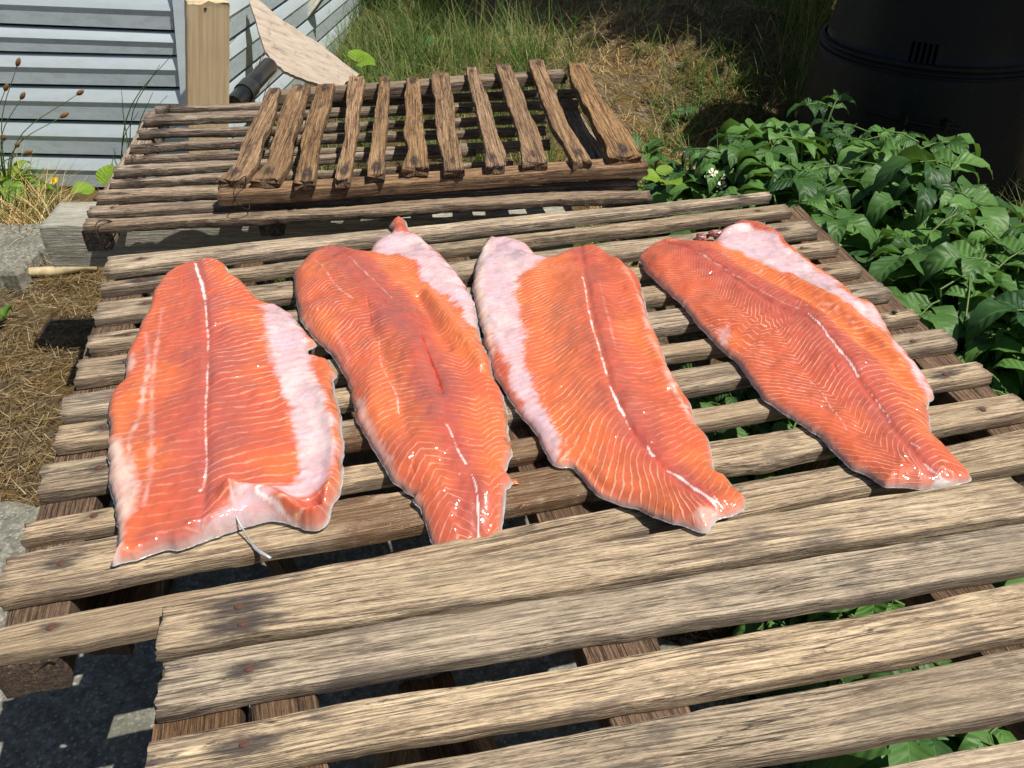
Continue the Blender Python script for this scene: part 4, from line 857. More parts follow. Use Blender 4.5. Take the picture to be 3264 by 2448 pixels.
# red brick and scrap timber seen in the gap under the rear rack
bm = bmesh.new(); bm_box(bm, .17, .10, .07, bev=.006)
br = at(450*K, 510*K, .34); tag(bm_obj('clay_brick', bm, plain('red_brick', (.35, .10, .05), .85, 0, .3, 60, .002), None, False, br), 'orange-red clay brick in the gap under the rear rack', 'brick')
bm = bmesh.new(); bm_box(bm, .1, .45, .03, bev=.003); bq = at(500*K, 500*K, .33)
tag(slat(None, 'timber_offcut', M['post'], bq+Vector((0, -.1, 0)), bq+Vector((-.02, .4, .02)), .085, .085, .03, Vector((0, 0, 1)), (), 77), 'pale timber offcut lying under the rear rack', 'timber'); bm.free()
# ------------------------------------------------------------------ compost bin
def black_mat():
    t = NT('black_moulded_plastic'); tc = t.n('ShaderNodeTexCoord').outputs['Object']
    a = t.noise(t.mapping(tc, (6, 6, 1.5)), 1, 4, .6); b = t.noise(tc, 200, 3)
    d = t.noise(t.mapping(tc, (5, 5, 3)), 1, 6, .7); k = t.mix(t.mr(d, .52, .74, 0, .5), t.ramp(a, [(.3, (.003, .0035, .004)), (.7, (.009, .010, .011))]), (.035, .032, .026)); t.l(k, t.b.inputs['Base Color'])
    t.b.inputs['Specular IOR Level'].default_value = .25; t.l(t.mr(a, .3, .7, .42, .6), t.b.inputs['Roughness']); t.l(t.bump(b, .0006), t.b.inputs['Normal']); return t.m
M['black'] = black_mat()
BX, BY = 1.50, 3.22
binr = empty('compost_bin', (BX, BY, 0), 'tall black plastic compost bin with a slotted vent and raised hoop, behind the potato plants', 'compost bin')
def lathe(name, prof, mat, parent, loc, n=72, wob=0):
    V = []; F = []
    for (r, z) in prof:
        for k in range(n):
            a = 2*math.pi*k/n; rr = r*(1+wob*math.cos(8*a)); V.append((rr*math.cos(a), rr*math.sin(a), z))
    for i in range(len(prof)-1):
        for k in range(n): F.append((i*n+k, i*n+(k+1) % n, (i+1)*n+(k+1) % n, (i+1)*n+k))
    return link(name, mesh_np(name, V, F), mat, parent, loc)
def rb(z): return .44-.115*z
prof = [(rb(0)+.02, 0), (rb(0)+.02, .02), (rb(.02), .03)]+[(rb(z), z) for z in np.linspace(.05, .505, 10)]+[(rb(.5)-.012, .51)]+[(rb(z)-.012, z) for z in np.linspace(.55, 1.0, 8)]+[(.29, 1.0)]
lathe('body', prof, M['black'], binr, (BX, BY, 0))
def ring(z, r, h, nm): 
    lathe(nm, [(r-.004, z-h), (r+.008, z-h*.6), (r+.012, z), (r+.008, z+h*.6), (r-.004, z+h)], M['black'], binr, (BX, BY, 0))
ring(.512, rb(.51), .010, 'hoop'); ring(.485, rb(.485), .005, 'hoop')
lathe('lid', [(.35, .98), (.36, 1.0), (.355, 1.03), (.2, 1.09), (.0005, 1.1)], M['black'], binr, (BX, BY, 0))
vm = NT('vent_slot_black'); vm.b.inputs['Base Color'].default_value = (.001, .001, .001, 1); vm.b.inputs['Roughness'].default_value = .95; vm.b.inputs['Specular IOR Level'].default_value = 0
tcv = vm.n('ShaderNodeTexCoord').outputs['Object']; vm.l(vm.ramp(vm.noise(tcv, 20), [(.3, (.0008, .0008, .0008)), (.7, (.002, .002, .002))]), vm.b.inputs['Base Color'])
def on_bin(px, py):
    r = ray(px*K, py*K); best = None
    for i in range(4000):
        p = CAM+r*(2.2+i*.0006); 
        if math.hypot(p.x-BX, p.y-BY) < rb(p.z)-.012*(p.z > .505): return p
    return p
for k in range(5):
    x0_ = 1966+k*12.5; pa = on_bin(x0_+9, 89+k*2); pb = on_bin(x0_-2, 133+k*3)
    a_ = math.atan2(pa.y-BY, pa.x-BX); nrm = Vector((math.cos(a_), math.sin(a_), .11))
    tube('vent_slot', [pa-nrm*.002, pa.lerp(pb, .5)-nrm*.0015, pb-nrm*.002], .0055, vm.m, binr, 8)
# service hatch low on the front
hp = [on_bin(x, y) for x, y in ((1868, 236), (1920, 252), (1972, 264), (2020, 272), (2072, 277))]
hat = tube('hatch_rim', [p+Vector((0, -.008, 0)) for p in hp], .006, M['black'], binr, 8)
for x, y in ((1952, 256), (2040, 268)):
    p = on_bin(x, y); bm = bmesh.new(); bm_box(bm, .02, .03, .035, bev=.005); bm_obj('hatch_lug', bm, M['black'], binr, False, p+Vector((0, -.008, 0)))
# ------------------------------------------------------------------ leaves
def leaf_mat(name, base, tipc, vein, gloss=.42, trans=.15):
    t = NT(name); u = t.attr('lu'); v = t.attr('lv'); rnd = t.attr('rnd'); tc = t.n('ShaderNodeTexCoord').outputs['Object']
    n = t.noise(tc, 35, 4, .6)
    k = t.ramp(t.math('ADD', t.math('MULTIPLY', rnd, .7), t.math('MULTIPLY', n, .35)), [(.15, base), (.85, tipc)])
    mid = t.mr(t.math('ABSOLUTE', u), .0, .08, .5, 0)
    vv = t.math('FRACT', t.math('ADD', t.math('MULTIPLY', v, 6), t.math('MULTIPLY', t.math('ABSOLUTE', u), -1.6)))
    sv = t.mr(t.math('ABSOLUTE', t.math('SUBTRACT', vv, .5)), .0, .10, .10, 0)
    k = t.mix(t.math('MAXIMUM', mid, sv), k, vein)
    t.l(k, t.b.inputs['Base Color']); t.b.inputs['Roughness'].default_value = gloss; t.b.inputs['Specular IOR Level'].default_value = .4
    hh = t.math('ADD', t.math('MULTIPLY', t.mr(t.math('ABSOLUTE', t.math('SUBTRACT', vv, .5)), 0, .5, -1, 1), 1), t.math('MULTIPLY', mid, -1.5)); t.l(t.bump(hh, .0009, .7), t.b.inputs['Normal'])
    tr = t.n('ShaderNodeBsdfTranslucent'); t.l(t.mix(.35, k, (.25, .45, .02)), tr.inputs[0]); mx = t.n('ShaderNodeMixShader'); mx.inputs[0].default_value = trans
    t.l(t.b.outputs[0], mx.inputs[1]); t.l(tr.outputs[0], mx.inputs[2]); t.l(mx.outputs[0], t.o.inputs[0]); return t.m
M['potato'] = leaf_mat('potato_leaf_green', (.022, .070, .020), (.115, .245, .055), (.14, .27, .09), .48, .25)
M['weed'] = leaf_mat('weed_leaf_green', (.06, .16, .02), (.22, .36, .03), (.25, .4, .1), .5, .3)
M['canopy'] = leaf_mat('tree_leaf_green', (.02, .06, .012), (.05, .13, .02), (.08, .16, .04), .5, .2)
M['stem'] = plain('green_stem', (.10, .17, .04), .5, 0, .3, 60)
class Leaves:
    def __init__(s): s.V = []; s.F = []; s.u = []; s.v = []; s.r = []; s.n = 0
    def leaf(s, base, d, up, L, W, droop=.5, fold=.25, nu=4, nv=7, rnd=0, wav=.1, shape='ovate'):
        d = d/np.linalg.norm(d); side = np.cross(d, up); side /= np.linalg.norm(side)+1e-9; n = np.cross(side, d)
        ph = random.random()*6; tv = np.linspace(0, 1, nv)
        for t in tv:
            wd_ = W*(math.sin(math.pi*min(1, t**.72*1.0))**.8 if shape == 'ovate' else math.sin(math.pi*t)**.6)
            a = droop*t*t; pos = base+d*(L*t*math.cos(a*.6))-np.array([0, 0, 1.])*L*a*.6*t
            for q in np.linspace(-1, 1, nu+1):
                x = q*wd_*.5; z = abs(q)*fold*wd_*.5+wav*W*.5*abs(q)*math.sin(t*11+ph+(q > 0))
                s.V.append(pos+side*x+n*z); s.u.append(q); s.v.append(t); s.r.append(rnd)
        m = nu+1
        for i in range(nv-1):
            for j in range(nu): s.F.append((s.n+i*m+j, s.n+i*m+j+1, s.n+(i+1)*m+j+1, s.n+(i+1)*m+j))
        s.n += m*nv
    def obj(s, name, mat, parent, loc):
        V = np.array(s.V)-np.array(loc); return link(name, mesh_np(name, V, s.F, True, {'lu': s.u, 'lv': s.v, 'rnd': s.r}), mat, parent, loc)
def potato(x, y, H, R, nst, seed, label, flowers=0, scale=1.0, lean=(0, 0)):
    random.seed(seed); r0 = np.random.default_rng(seed)
    z0 = float(gh(x, y)); root = empty('potato_plant', (x, y, z0), label, 'potato plant', 'potato plants crowding along the right of the racks')
    L = Leaves(); SV = []; SF = []; tops = []
    for k in range(nst):
        a = 2*math.pi*(k+random.random()*.7)/nst; rr = R*math.sqrt(random.random())*1.0; h = H*(.72+.38*random.random())*(1-.35*(rr/R)**2)
        P = [Vector((x+lean[0]*t*h+rr*math.cos(a)*t**1.3, y+lean[1]*t*h+rr*math.sin(a)*t**1.3, z0-.01+h*t**.85)) for t in np.linspace(0, 1, 7)]
        v, f = tube_np(P, [.006*(1-.6*t) for t in np.linspace(0, 1, 7)], 5, False); b_ = len(SV); SV += v; SF += [tuple(i+b_ for i in q) for q in f]; tops.append(P[-1])
        for li in range(5, 15):
            t = .30+.70*(li-5)/9; t = min(t, .995); i = int(t*6); p = np.array(P[i].lerp(P[min(i+1, 6)], t*6-i)); aa = li*2.4+k+random.random()*.6
            el = .15+.5*random.random()*(t); d = np.array([math.cos(aa), math.sin(aa), el]); 
            Lp = (.16-.05*t)*scale*(.8+.4*random.random()); rn = random.random()
            tip = p+d/np.linalg.norm(d)*Lp; tip[2] -= .035*random.random()
            sg = (tip-p); npair = 2
            v, f = tube_np([Vector(p), Vector(p+sg*.5+np.array([0, 0, .01])), Vector(tip)], [.0026, .0022, .0016], 4, False); b_ = len(SV); SV += v; SF += [tuple(i_+b_ for i_ in q) for q in f]
            up = np.array([0, 0, 1.])+r0.normal(0, .22, 3)
            Lf = (.060+.085*random.random())*scale
            L.leaf(tip, sg+np.array([0, 0, -.02]), up, Lf*1.15, Lf*.62, .7+1.0*random.random(), .35, rnd=rn, wav=.16)
            for pr in range(npair):
                q = p+sg*(.42+.38*pr)
                for s_ in (-1, 1):
                    sd_ = np.cross(sg, [0, 0, 1.]); sd_ /= np.linalg.norm(sd_)+1e-9
                    dd = sd_*s_+sg/np.linalg.norm(sg)*.45+np.array([0, 0, .12])
                    L.leaf(q, dd, up+r0.normal(0, .2, 3), Lf*(.78+.2*pr), Lf*(.42+.10*pr), .6+.9*random.random(), .35, rnd=min(1, max(0, rn+r0.normal(0, .15))), wav=.16)
    L.obj('foliage', M['potato'], root, (x, y, z0))
    link('stems', mesh_np('stems', [tuple(v-Vector((x, y, z0))) for v in SV], SF), M['stem'], root, (x, y, z0))
    return root, tops
wm = plain('white_petal', (.80, .80, .66), .5, 0, .08, 50); ym = plain('yellow_centre', (.75, .5, .04), .5, 0, .2, 50)
def flower(parent, c, r=.016, mat=None, n=5, tilt_=.3, seed=0, nm='flower'):
    random.seed(seed); bm = bmesh.new(); ax = Vector((random.uniform(-.5, .5), -.5, 1)).normalized(); rot_ = ax.to_track_quat('Z', 'Y').to_matrix().to_4x4()
    for k in range(n):
        a = 2*math.pi*k/n; c0_ = bm.verts.new((0, 0, 0)); ring_ = []
        for (rr, aa) in ((.5, -.34), (.9, -.42), (1.05, 0), (.9, .42), (.5, .34)):
            ring_.append(bm.verts.new((r*rr*math.cos(a+aa), r*rr*math.sin(a+aa), r*.3*rr*rr)))
        bm.faces.new([c0_]+ring_)
    bmesh.ops.transform(bm, matrix=rot_, verts=bm.verts[:]); f = bm_obj(nm, bm, mat or wm, parent, False, c)
    bm = bmesh.new(); bmesh.ops.create_cone(bm, cap_ends=True, segments=8, radius1=r*.22, radius2=r*.08, depth=r*.5, matrix=rot_ @ Matrix.Translation((0, 0, r*.25)))
    g = bm_obj('stamens', bm, ym, None, False, c); g.parent = f; g.location = (0, 0, 0)
# positions given as display px on a plane at foliage height
PP = [(1760, 300, .45, .26, 8, 'tall leafy potato plant at the top of the bed against the compost bin'),
      (1900, 380, .44, .24, 8, 'potato plant with glossy drooping leaves in front of the bin hatch'),
      (2045, 430, .46, .20, 7, 'potato plant with bud spikes at the right foot of the bin'),
      (1600, 360, .34, .22, 7, 'low potato plant beside the dry grass left of the bin'),
      (1500, 400, .22, .17, 6, 'small white-flowered potato plant by the rear rack right corner'),
      (1700, 430, .40, .22, 8, 'potato plant right behind the far right corner of the middle rack'),
      (1850, 500, .42, .24, 8, 'potato plant with curled pale leaf undersides right of the middle rack'),
      (2010, 560, .44, .25, 9, 'potato plant with long arching leaf spray at mid bed'),
      (2160, 560, .42, .24, 8, 'potato plant at the right edge below the bin'),
      (1950, 650, .36, .22, 8, 'potato plant beside the fly-bearing slat end'),
      (2100, 700, .40, .24, 9, 'dense potato plant at the right edge level with the fillet tail'),
      (2230, 800, .40, .24, 8, 'nearest potato plant cut by the right edge of the picture'),
      (2090, 850, .28, .20, 7, 'low potato plant under the right ends of the middle slats'),
      (2260, 980, .34, .22, 8, 'potato plant at the right edge under the last middle slat'),
      (1960, 960, .20, .18, 7, 'shaded low potato plant under the tail of the rightmost fillet'),
      (1660, 870, .16, .18, 7, 'shaded low potato plant under the middle rack between two fillets'),
      (1700, 1000, .15, .16, 6, 'shaded low potato plant under the gap left of the rightmost tail'),
      (2080, 1300, .20, .18, 7, 'small potato plant under the right part of the nearest rack'),
      (1830, 1330, .14, .14, 6, 'small potato plant under the middle of the nearest rack'),
      (2000, 1480, .17, .15, 6, 'small potato plant under the lower right slats'),
      (2150, 1560, .20, .14, 6, 'potato plant showing in the lowest right gap')]
for i, (px, py, h, r, ns, lab) in enumerate(PP):
    p = at(px*K, py*K, h*.8); root, tops = potato(p.x, p.y, h, r, ns, 100+i, lab, scale=1.0 if h > .3 else .85)
    if i == 4:
        for j, (fx, fy) in enumerate(((1540, 375), (1556, 385), (1530, 386), (1558, 402))): flower(root, at_y(fx*K, fy*K, p.y-.22), .017, seed=j)
    if i == 0:
        for j, (fx, fy) in enumerate(((1650, 320),)): flower(root, at_y(fx*K, fy*K, p.y-.05), .012, seed=j+7)
# ------------------------------------------------------------------ grasses
def blade_mat(name, cols, rough=.6, trans=.2):
    t = NT(name); r = t.attr('rnd'); v = t.attr('lv')
    k = t.ramp(r, [(i/(len(cols)-1), c) for i, c in enumerate(cols)]); t.l(k, t.b.inputs['Base Color']); t.b.inputs['Roughness'].default_value = rough; t.b.inputs['Specular IOR Level'].default_value = .25
    tr = t.n('ShaderNodeBsdfTranslucent'); t.l(k, tr.inputs[0]); mx = t.n('ShaderNodeMixShader'); mx.inputs[0].default_value = trans
    t.l(t.b.outputs[0], mx.inputs[1]); t.l(tr.outputs[0], mx.inputs[2]); t.l(mx.outputs[0], t.o.inputs[0]); return t.m
M['grass'] = blade_mat('green_grass', [(.035, .085, .012), (.07, .15, .025), (.16, .24, .05), (.42, .36, .16)], .5, .3)
M['straw'] = blade_mat('dry_straw', [(.20, .105, .035), (.48, .30, .11), (.70, .50, .22), (.80, .66, .40)], .7, .25)
M['moss'] = blade_mat('dead_moss_litter', [(.05, .03, .010), (.13, .075, .02), (.26, .17, .06), (.50, .42, .26)], .8, .05)
def blades(X, Y, Z, L, W, az, el, curl, rnd, seg=3):
    """vectorised curved ribbons"""
    n = len(X); t = np.linspace(0, 1, seg+1)[None, :]; e = el[:, None]-curl[:, None]*t
    dl = (L/seg)[:, None]; cx = np.cumsum(np.cos(e)*dl, 1)-np.cos(e[:, :1])*dl; cz = np.cumsum(np.sin(e)*dl, 1)-np.sin(e[:, :1])*dl
    px = X[:, None]+cx*np.cos(az)[:, None]; py = Y[:, None]+cx*np.sin(az)[:, None]; pz = Z[:, None]+cz
    w_ = (W[:, None]*(1-.85*t)*.5); sx = -np.sin(az)[:, None]*w_; sy = np.cos(az)[:, None]*w_
    A = np.stack([px-sx, py-sy, pz], -1); B = np.stack([px+sx, py+sy, pz], -1); V = np.stack([A, B], 2).reshape(n, -1, 3)
    b = (np.arange(n)*(seg+1)*2)[:, None, None]; k = np.arange(seg)[None, :, None]
    F = (b+k*2+np.array([0, 1, 3, 2])[None, None, :]).reshape(-1, 4)
    return V.reshape(-1, 3), F, np.repeat(rnd, (seg+1)*2)
def scatter(name, n, poly_px, z, Lr, Wr, elr, curlr, mat, label, dens=None, seed=0, rp=1.0, azc=None, category='grass', zoff=0, tuft=0):
    rg = np.random.default_rng(seed); Q = np.array([[*at(a*K, b*K, z)[:2]] for a, b in poly_px]); lo = Q.min(0); hi = Q.max(0); P = []
    tot = 0
    while tot < n:
        p = lo+rg.random((n*2, 2))*(hi-lo); p = p[inside(p, Q)]
        if dens is not None: p = p[rg.random(len(p)) < dens(p[:, 0], p[:, 1])]
        P.append(p); tot += len(p)
        if len(P) > 60: break
    p = np.vstack(P)[:n]; n = len(p)
    if tuft:
        c = p[:max(1, n//tuft)]; p = c[rg.integers(0, len(c), n)]+rg.normal(0, .012, (n, 2))
    L = Lr[0]+(Lr[1]-Lr[0])*rg.random(n)**1.3; W = Wr[0]+(Wr[1]-Wr[0])*rg.random(n); el = elr[0]+(elr[1]-elr[0])*rg.random(n); cu = curlr[0]+(curlr[1]-curlr[0])*rg.random(n)
    az = rg.random(n)*2*math.pi if azc is None else rg.normal(azc[0], azc[1], n)+math.pi*(rg.random(n) < .5)
    V, F, r = blades(p[:, 0], p[:, 1], gh(p[:, 0], p[:, 1])+zoff+(.02*rg.random(n) if tuft == 0 else 0), L, W, az, el, cu, rg.random(n)**rp, 4)
    return tag(link(name, mesh_np(name, V, F, True, {'rnd': r, 'lv': r}), mat), label, category, None, 'stuff')
left_poly = [(-150, 600), (215, 590), (300, 800), (300, 1000), (120, 1100), (-60, 1110), (-250, 900)]
scatter('dead_grass', 6000, left_poly, 0, (.02, .10), (.0008, .0026), (-.05, .25), (-.3, .6), M['moss'], 'flattened dead grass and moss on the ground left of the racks', seed=1, zoff=.002)
scatter('dead_grass', 5000, [(-200, 430), (150, 430), (215, 590), (-150, 600)], .05, (.02, .10), (.001, .003), (0, .5), (-.2, .8), M['moss'], 'dead grass around the stone slab at the left edge', seed=2, dens=lambda x, y: fbm(x*5, y*5, 61) > .5, zoff=.0)
allback = [(380, 400), (1500, 560), (2500, 600), (2800, 250), (2900, -60), (560, -60), (640, 120), (700, 210)]
scatter('straw', 70000, [(1000, 560), (1500, 600), (2500, 600), (2800, 250), (2950, -70), (1000, -70), (900, 60)], .05, (.04, .16), (.0012, .003), (-.1, .9), (-.2, 1.6), M['straw'], 'mown dry straw heaped behind the racks and round the bin', seed=3, zoff=.0, category='straw')
scatter('tall_grass', 9500, [(640, 330), (760, 190), (640, 60), (700, -70), (930, -70), (1000, 60), (1160, 130), (1300, 260), (1300, 330), (1000, 330)], .1, (.12, .42), (.002, .005), (1.0, 1.6), (.2, 1.7), M['grass'], 'long green grass growing in tufts behind the top rack', seed=4, tuft=22, rp=1.0, dens=lambda x, y: .25+.75*(fbm(x*3, y*3, 62) > .45))
scatter('tall_grass', 2000, [(1250, 130), (1500, 60), (1760, 60), (1740, 230), (1600, 330), (1480, 470), (1380, 420), (1330, 260)], .1, (.10, .34), (.002, .005), (.5, 1.5), (.3, 1.8), M['grass'], 'thinner green grass between the straw and the bin', seed=5, tuft=10, rp=1.1, dens=lambda x, y: fbm(x*4, y*4, 63) > .47)
scatter('tall_grass', 3500, [(1690, -60), (1800, -60), (1760, 230), (1700, 260), (1640, 120)], .1, (.25, .6), (.002, .005), (1.1, 1.6), (.0, .9), M['grass'], 'tall grass stems against the left side of the bin', seed=6, tuft=10, rp=.8)
scatter('tall_grass', 2600, [(2120, 330), (2400, 150), (2500, 600), (2180, 620)], .1, (.10, .34), (.002, .005), (.5, 1.5), (.3, 1.6), M['grass'], 'yellowing grass at the right of the bin', seed=7, tuft=10, rp=.5)
scatter('low_grass', 9000, [(500, 560), (1300, 500), (1300, 760), (560, 800)], 0, (.03, .12), (.0015, .0035), (.6, 1.5), (.2, 1.2), M['grass'], 'short green grass under the middle rack', seed=8, rp=1.5)
scatter('low_grass', 4500, [(380, 400), (300, 420), (240, 520), (600, 520), (700, 330), (560, 260)], 0, (.05, .20), (.0015, .004), (.7, 1.5), (.2, 1.4), M['grass'], 'green grass at the shed foot under the rear rack', seed=9, tuft=8)
scatter('dead_grass', 4000, [(1400, 1300), (2300, 1200), (2400, 1800), (1500, 1800)], 0, (.02, .09), (.001, .003), (0, .5), (-.2, .8), M['moss'], 'dead grass under the nearest rack', seed=10)
# weeds at the left edge
def weed(px, py, label, heads, seed, nleaf=12, lf=.16, fl=None, cat_='weed', nm='ribwort_plantain', leafmat='weed'):
    random.seed(seed); b = at(px*K, py*K, .02); Yp = b.y; root = empty(nm, b, label, cat_); L = Leaves()
    for k in range(nleaf):
        a = random.random()*6.28; d = np.array([math.cos(a), math.sin(a), .5+1.2*random.random()]); L.leaf(np.array(b), d, np.array([0, 0, 1.]), lf*(.6+.8*random.random()), lf*.13*(1+random.random()), .5+.8*random.random(), .2, 2, 7, random.random(), .05, 'lance')
    L.obj('leaves', M[leafmat], root, tuple(b))
    for i, (hx, hy, hl) in enumerate(heads):
        t = at_y(hx*K, hy*K, Yp-.02+random.uniform(-.05, .05)); mid_ = b.lerp(t, .5)+Vector((random.uniform(-.03, .03)-(t.x-b.x)*.18, 0, .04))
        P = [Vector(p) for p in cat([tuple(b), tuple(mid_), tuple(t)], 12)]; tube('stalk', P, [.0024-.0012*k/11 for k in range(12)], M['stem'], root, 5)
        dr = (P[-1]-P[-3]).normalized(); q = [t+dr*hl*(k/6-.3) for k in range(7)]
        tube('seed_head', q, [.0015, .0055, .0075, .0078, .0070, .005, .0012], seedm, root, 8)
    return root
seedm = plain('brown_seed_head', (.22, .10, .035), .8, 0, .5, 400, .002)
weed(18, 430, 'plantain clump with brown seed heads in front of the cladding at the left edge', [(38, 138, .035), (12, 192, .035), (47, 210, .035), (170, 202, .035), (135, 251, .04), (58, 330, .035), (8, 300, .03), (36, 315, .03)], 3, 60, .20)
weed(10, 690, 'small green seedling on the dead grass at the left edge', [], 4, 7, .07, nm='seedling')
def stalks(px, py, tips, label, seed, nm='grass_clump', mat='grass', w0=.003):
    random.seed(seed); b = at(px*K, py*K, .0); SV = []; SF = []
    root = empty(nm, b, label, 'grass clump')
    for (tx, ty) in tips:
        t = at_y(tx*K, ty*K, b.y+random.uniform(-.06, .02)); bb = b+Vector((random.uniform(-.05, .05), random.uniform(-.03, .03), 0)); m_ = bb.lerp(t, .55)+Vector((-(t.x-bb.x)*.2, 0, .03))
        P = [Vector(p) for p in cat([tuple(bb), tuple(m_), tuple(t)], 10)]; v, f = tube_np([p-b for p in P], [w0*(1-.75*k/9) for k in range(10)], 4, False); q = len(SV); SV += v; SF += [tuple(i+q for i in g) for g in f]
    me = mesh_np('stalks', [tuple(v) for v in SV], SF, True, {'rnd': np.random.default_rng(seed).random(len(SV))*.3+.3, 'lv': np.zeros(len(SV))}); link('stalks', me, M[mat], root, b)
    return root
stalks(285, 425, [(262, 190), (270, 300), (345, 140), (330, 200), (300, 240), (250, 330), (235, 360), (310, 280), (378, 110)], 'green grass stalks in front of the cladding by the rear rack left end', 5)
stalks(410, 350, [(385, 90), (405, 60), (372, 150), (398, 120), (500, 40), (520, 70), (470, 10), (560, 190), (575, 300)], 'tall pale grass stalks round the foot of the timber post', 6)
stalks(540, 300, [(500, -20), (520, 60), (640, 20), (700, 60), (660, 100), (560, 120), (600, 80)], 'thin grass stalks crossing in front of the pink board', 7, mat='straw', w0=.0022)
# dandelion flower and round leaves by the cladding foot
dn = at(125*K, 408*K, .03); rd = empty('dandelion', dn, 'yellow dandelion flower by the foot of the cladding', 'dandelion'); 
tube('stalk', [at(118*K, 425*K, 0), dn+Vector((0, 0, .03))], .002, M['stem'], rd, 5); flower(rd, dn+Vector((0, 0, .03)), .018, ym, 9, seed=3)
def bigleaf(px, py, z, label, seed, n=4, s=.09):
    random.seed(seed); b = at(px*K, py*K, z); L = Leaves()
    for k in range(n):
        a = random.random()*6.28; L.leaf(np.array(b)+np.array([.02*math.cos(a), .02*math.sin(a), 0]), np.array([math.cos(a), math.sin(a)*.6-.3, .35]), np.array([0, -.4, 1.]), s*(.7+.5*random.random()), s*.8, .4, .1, 4, 7, .9, .1)
    r_ = empty('dock_plant', b, label, 'weed'); L.obj('leaves', M['weed'], r_, tuple(b))
bigleaf(218, 405, .08, 'bright yellow-green leaves at the left end of the rear rack', 3); bigleaf(765, 135, .28, 'broad bright green dock leaf beside the pink board', 4, 3, .10); bigleaf(1440, 385, .25, 'green leaves beside the right corner of the top rack', 6, 5, .07)
# ------------------------------------------------------------------ fly on a slat
fp = at(2046*K/1.0, 778*K, ZB+.002) if False else at(2000+1490/1.75, 700+522/1.75, ZB+.003)
fl = empty('fly', fp, 'small black fly sitting on a slat end right of the rightmost fillet', 'fly')
bm = bmesh.new(); bmesh.ops.create_icosphere(bm, subdivisions=3, radius=1, matrix=Matrix.Diagonal((.0045, .0028, .0026, 1)))
bmesh.ops.create_icosphere(bm, subdivisions=2, radius=.002, matrix=Matrix.Translation((-.005, 0, .0004)))
bm_obj('body', bm, M['black'], fl, True, fp+Vector((0, 0, .002)))
wgm = plain('fly_wing', (.25, .25, .24), .3, 0, .2, 300)
for s_ in (-1, 1):
    bm = bmesh.new(); vs = [bm.verts.new(v) for v in ((0, 0, .0025), (.006, .003*s_, .003), (.0085, .0035*s_, .0028), (.007, .0008*s_, .0026))]; bm.faces.new(vs); bm_obj('wing', bm, wgm, fl, False, fp+Vector((0, 0, .002)))
for k in range(6):
    s_ = -1 if k < 3 else 1; x_ = (-.002, 0, .002)[k % 3]; tube('leg', [fp+Vector((x_, 0, .002)), fp+Vector((x_*1.6, .003*s_, .0028)), fp+Vector((x_*2.4, .005*s_, -.001))], .00035, M['black'], fl, 4)
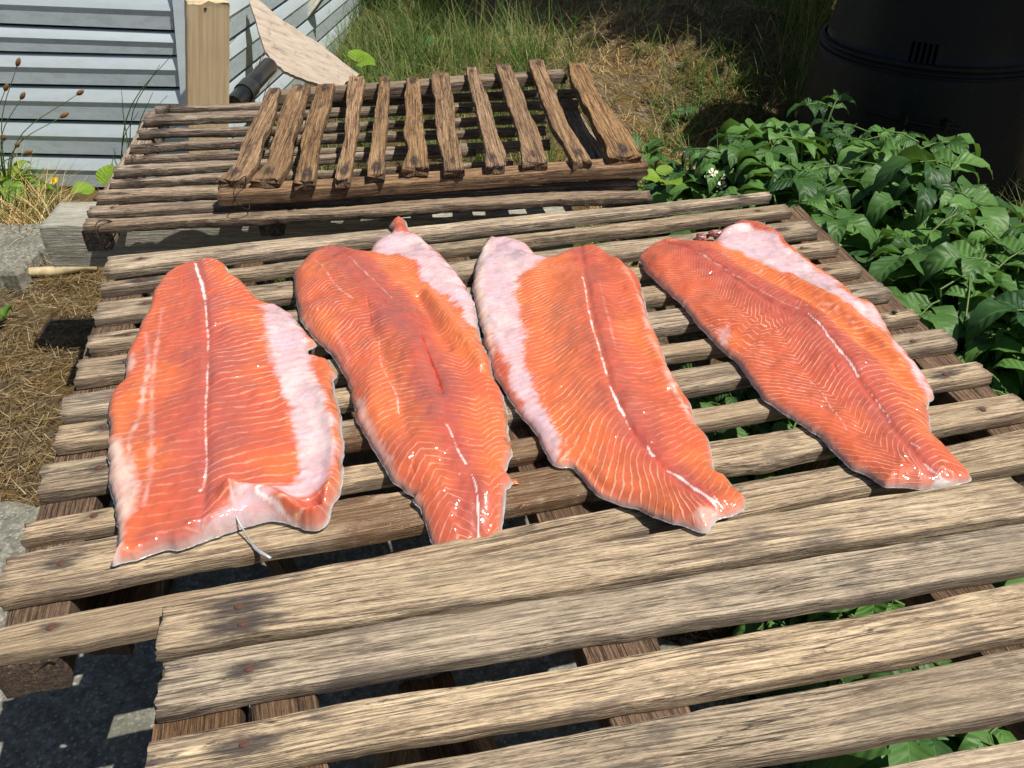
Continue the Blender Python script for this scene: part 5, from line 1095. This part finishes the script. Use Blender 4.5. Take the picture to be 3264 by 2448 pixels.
# ------------------------------------------------------------------ trees standing right of the frame, casting the shade on the bin and the back
def tree(x, y, H, R, seed, label, n=5200, z0c=None, rz=None):
    random.seed(seed); rg = np.random.default_rng(seed); root = empty('garden_tree', (x, y, 0), label, 'tree')
    bark = plain('tree_bark_%d' % seed, (.09, .065, .045), .9, 0, .4, 25, .01)
    tube('trunk', [Vector((x, y, -.05)), Vector((x+.04, y, H*.25)), Vector((x-.03, y+.05, H*.5)), Vector((x, y, H*.75)), Vector((x+.03, y, H*.92))], [.11, .09, .07, .04, .015], bark, root, 10)
    cz = H*.68; rz = rz or H*.34
    cl = []
    for k in range(34):
        d = rg.normal(0, 1, 3); d /= np.linalg.norm(d); q = rg.random()**.45; c = np.array([x, y, cz])+d*q*np.array([R, R, rz]); cl.append(c)
        if k < 12: tube('limb', [Vector((x, y, H*(.3+.04*k))), Vector((x, y, H*(.3+.04*k))).lerp(Vector(c), .55)+Vector((0, 0, .06)), Vector(c)], [.03, .02, .008], bark, root, 6)
    cl = np.array(cl); P = cl[rg.integers(0, len(cl), n)]+rg.normal(0, R*.16, (n, 3)); az = rg.random(n)*6.28; L = .06+.05*rg.random(n)
    el = rg.normal(0, .5, n); V, F, r = blades(P[:, 0], P[:, 1], P[:, 2], L, L*.9, az, el, rg.random(n), rg.random(n), 2)
    link('crown', mesh_np('crown', V, F, False, {'rnd': r, 'lu': r*0+.5, 'lv': r}), M['canopy'], root, (0, 0, 0))
tree(2.18, 2.75, 2.75, .42, 11, 'leafy tree right of the compost bin, shading it', 9000, rz=.42)
tree(2.35, 3.95, 2.9, .60, 12, 'leafy tree behind the bin shading the straw bank', 4200, rz=.45)
tree(1.65, 4.15, 2.9, .45, 15, 'slender leafy tree casting dappled shade on the straw bank', 1500, rz=.4)
tree(1.85, 4.75, 2.9, .75, 13, 'leafy tree at the back shading the top of the straw bank', 5200)
tree(0.95, 5.75, 3.2, 1.0, 14, 'leafy tree at the far back behind the long grass', 9000)

scatter('dead_grass', 2600, [(-60, 400), (95, 400), (130, 500), (-60, 520)], .05, (.05, .26), (.002, .005), (.2, 1.3), (.3, 1.8), M['straw'], 'dry orange-brown grass tuft at the foot of the cladding, left edge', seed=12, tuft=6, rp=.8)
scatter('low_grass', 900, [(-60, 400), (110, 400), (140, 470), (-60, 500)], .05, (.06, .2), (.002, .006), (.5, 1.5), (.3, 1.5), M['grass'], 'green grass in the tuft at the foot of the cladding, left edge', seed=13, tuft=6)

for i, (px, py, n_, sz, lab) in enumerate(((1390, 300, 9, .09, 'leafy weed in the grass right of the top rack'), (1480, 250, 7, .07, 'leafy weed on the straw bank midway to the bin'), (1250, 90, 8, .08, 'leafy weed high on the straw bank'), (930, 90, 9, .10, 'broad-leaved weed among the long grass behind the top rack'), (1600, 280, 7, .08, 'leafy weed in the straw beside the potato bed'))):
    random.seed(300+i); b = at(px*K, py*K, .12); b.z = float(gh(b.x, b.y))+.01; L = Leaves()
    for k in range(n_*2):
        a = random.random()*6.28; L.leaf(np.array(b)+np.array([.03*math.cos(a), .03*math.sin(a), .04*random.random()]), np.array([math.cos(a), math.sin(a), .4+.8*random.random()]), np.array([0, 0, 1.]), sz*(.6+.8*random.random()), sz*.45, .7, .25, 2, 6, random.random(), .12)
    r_ = empty('broadleaf_weed', b, lab, 'weed'); L.obj('leaves', M['potato'], r_, tuple(b))
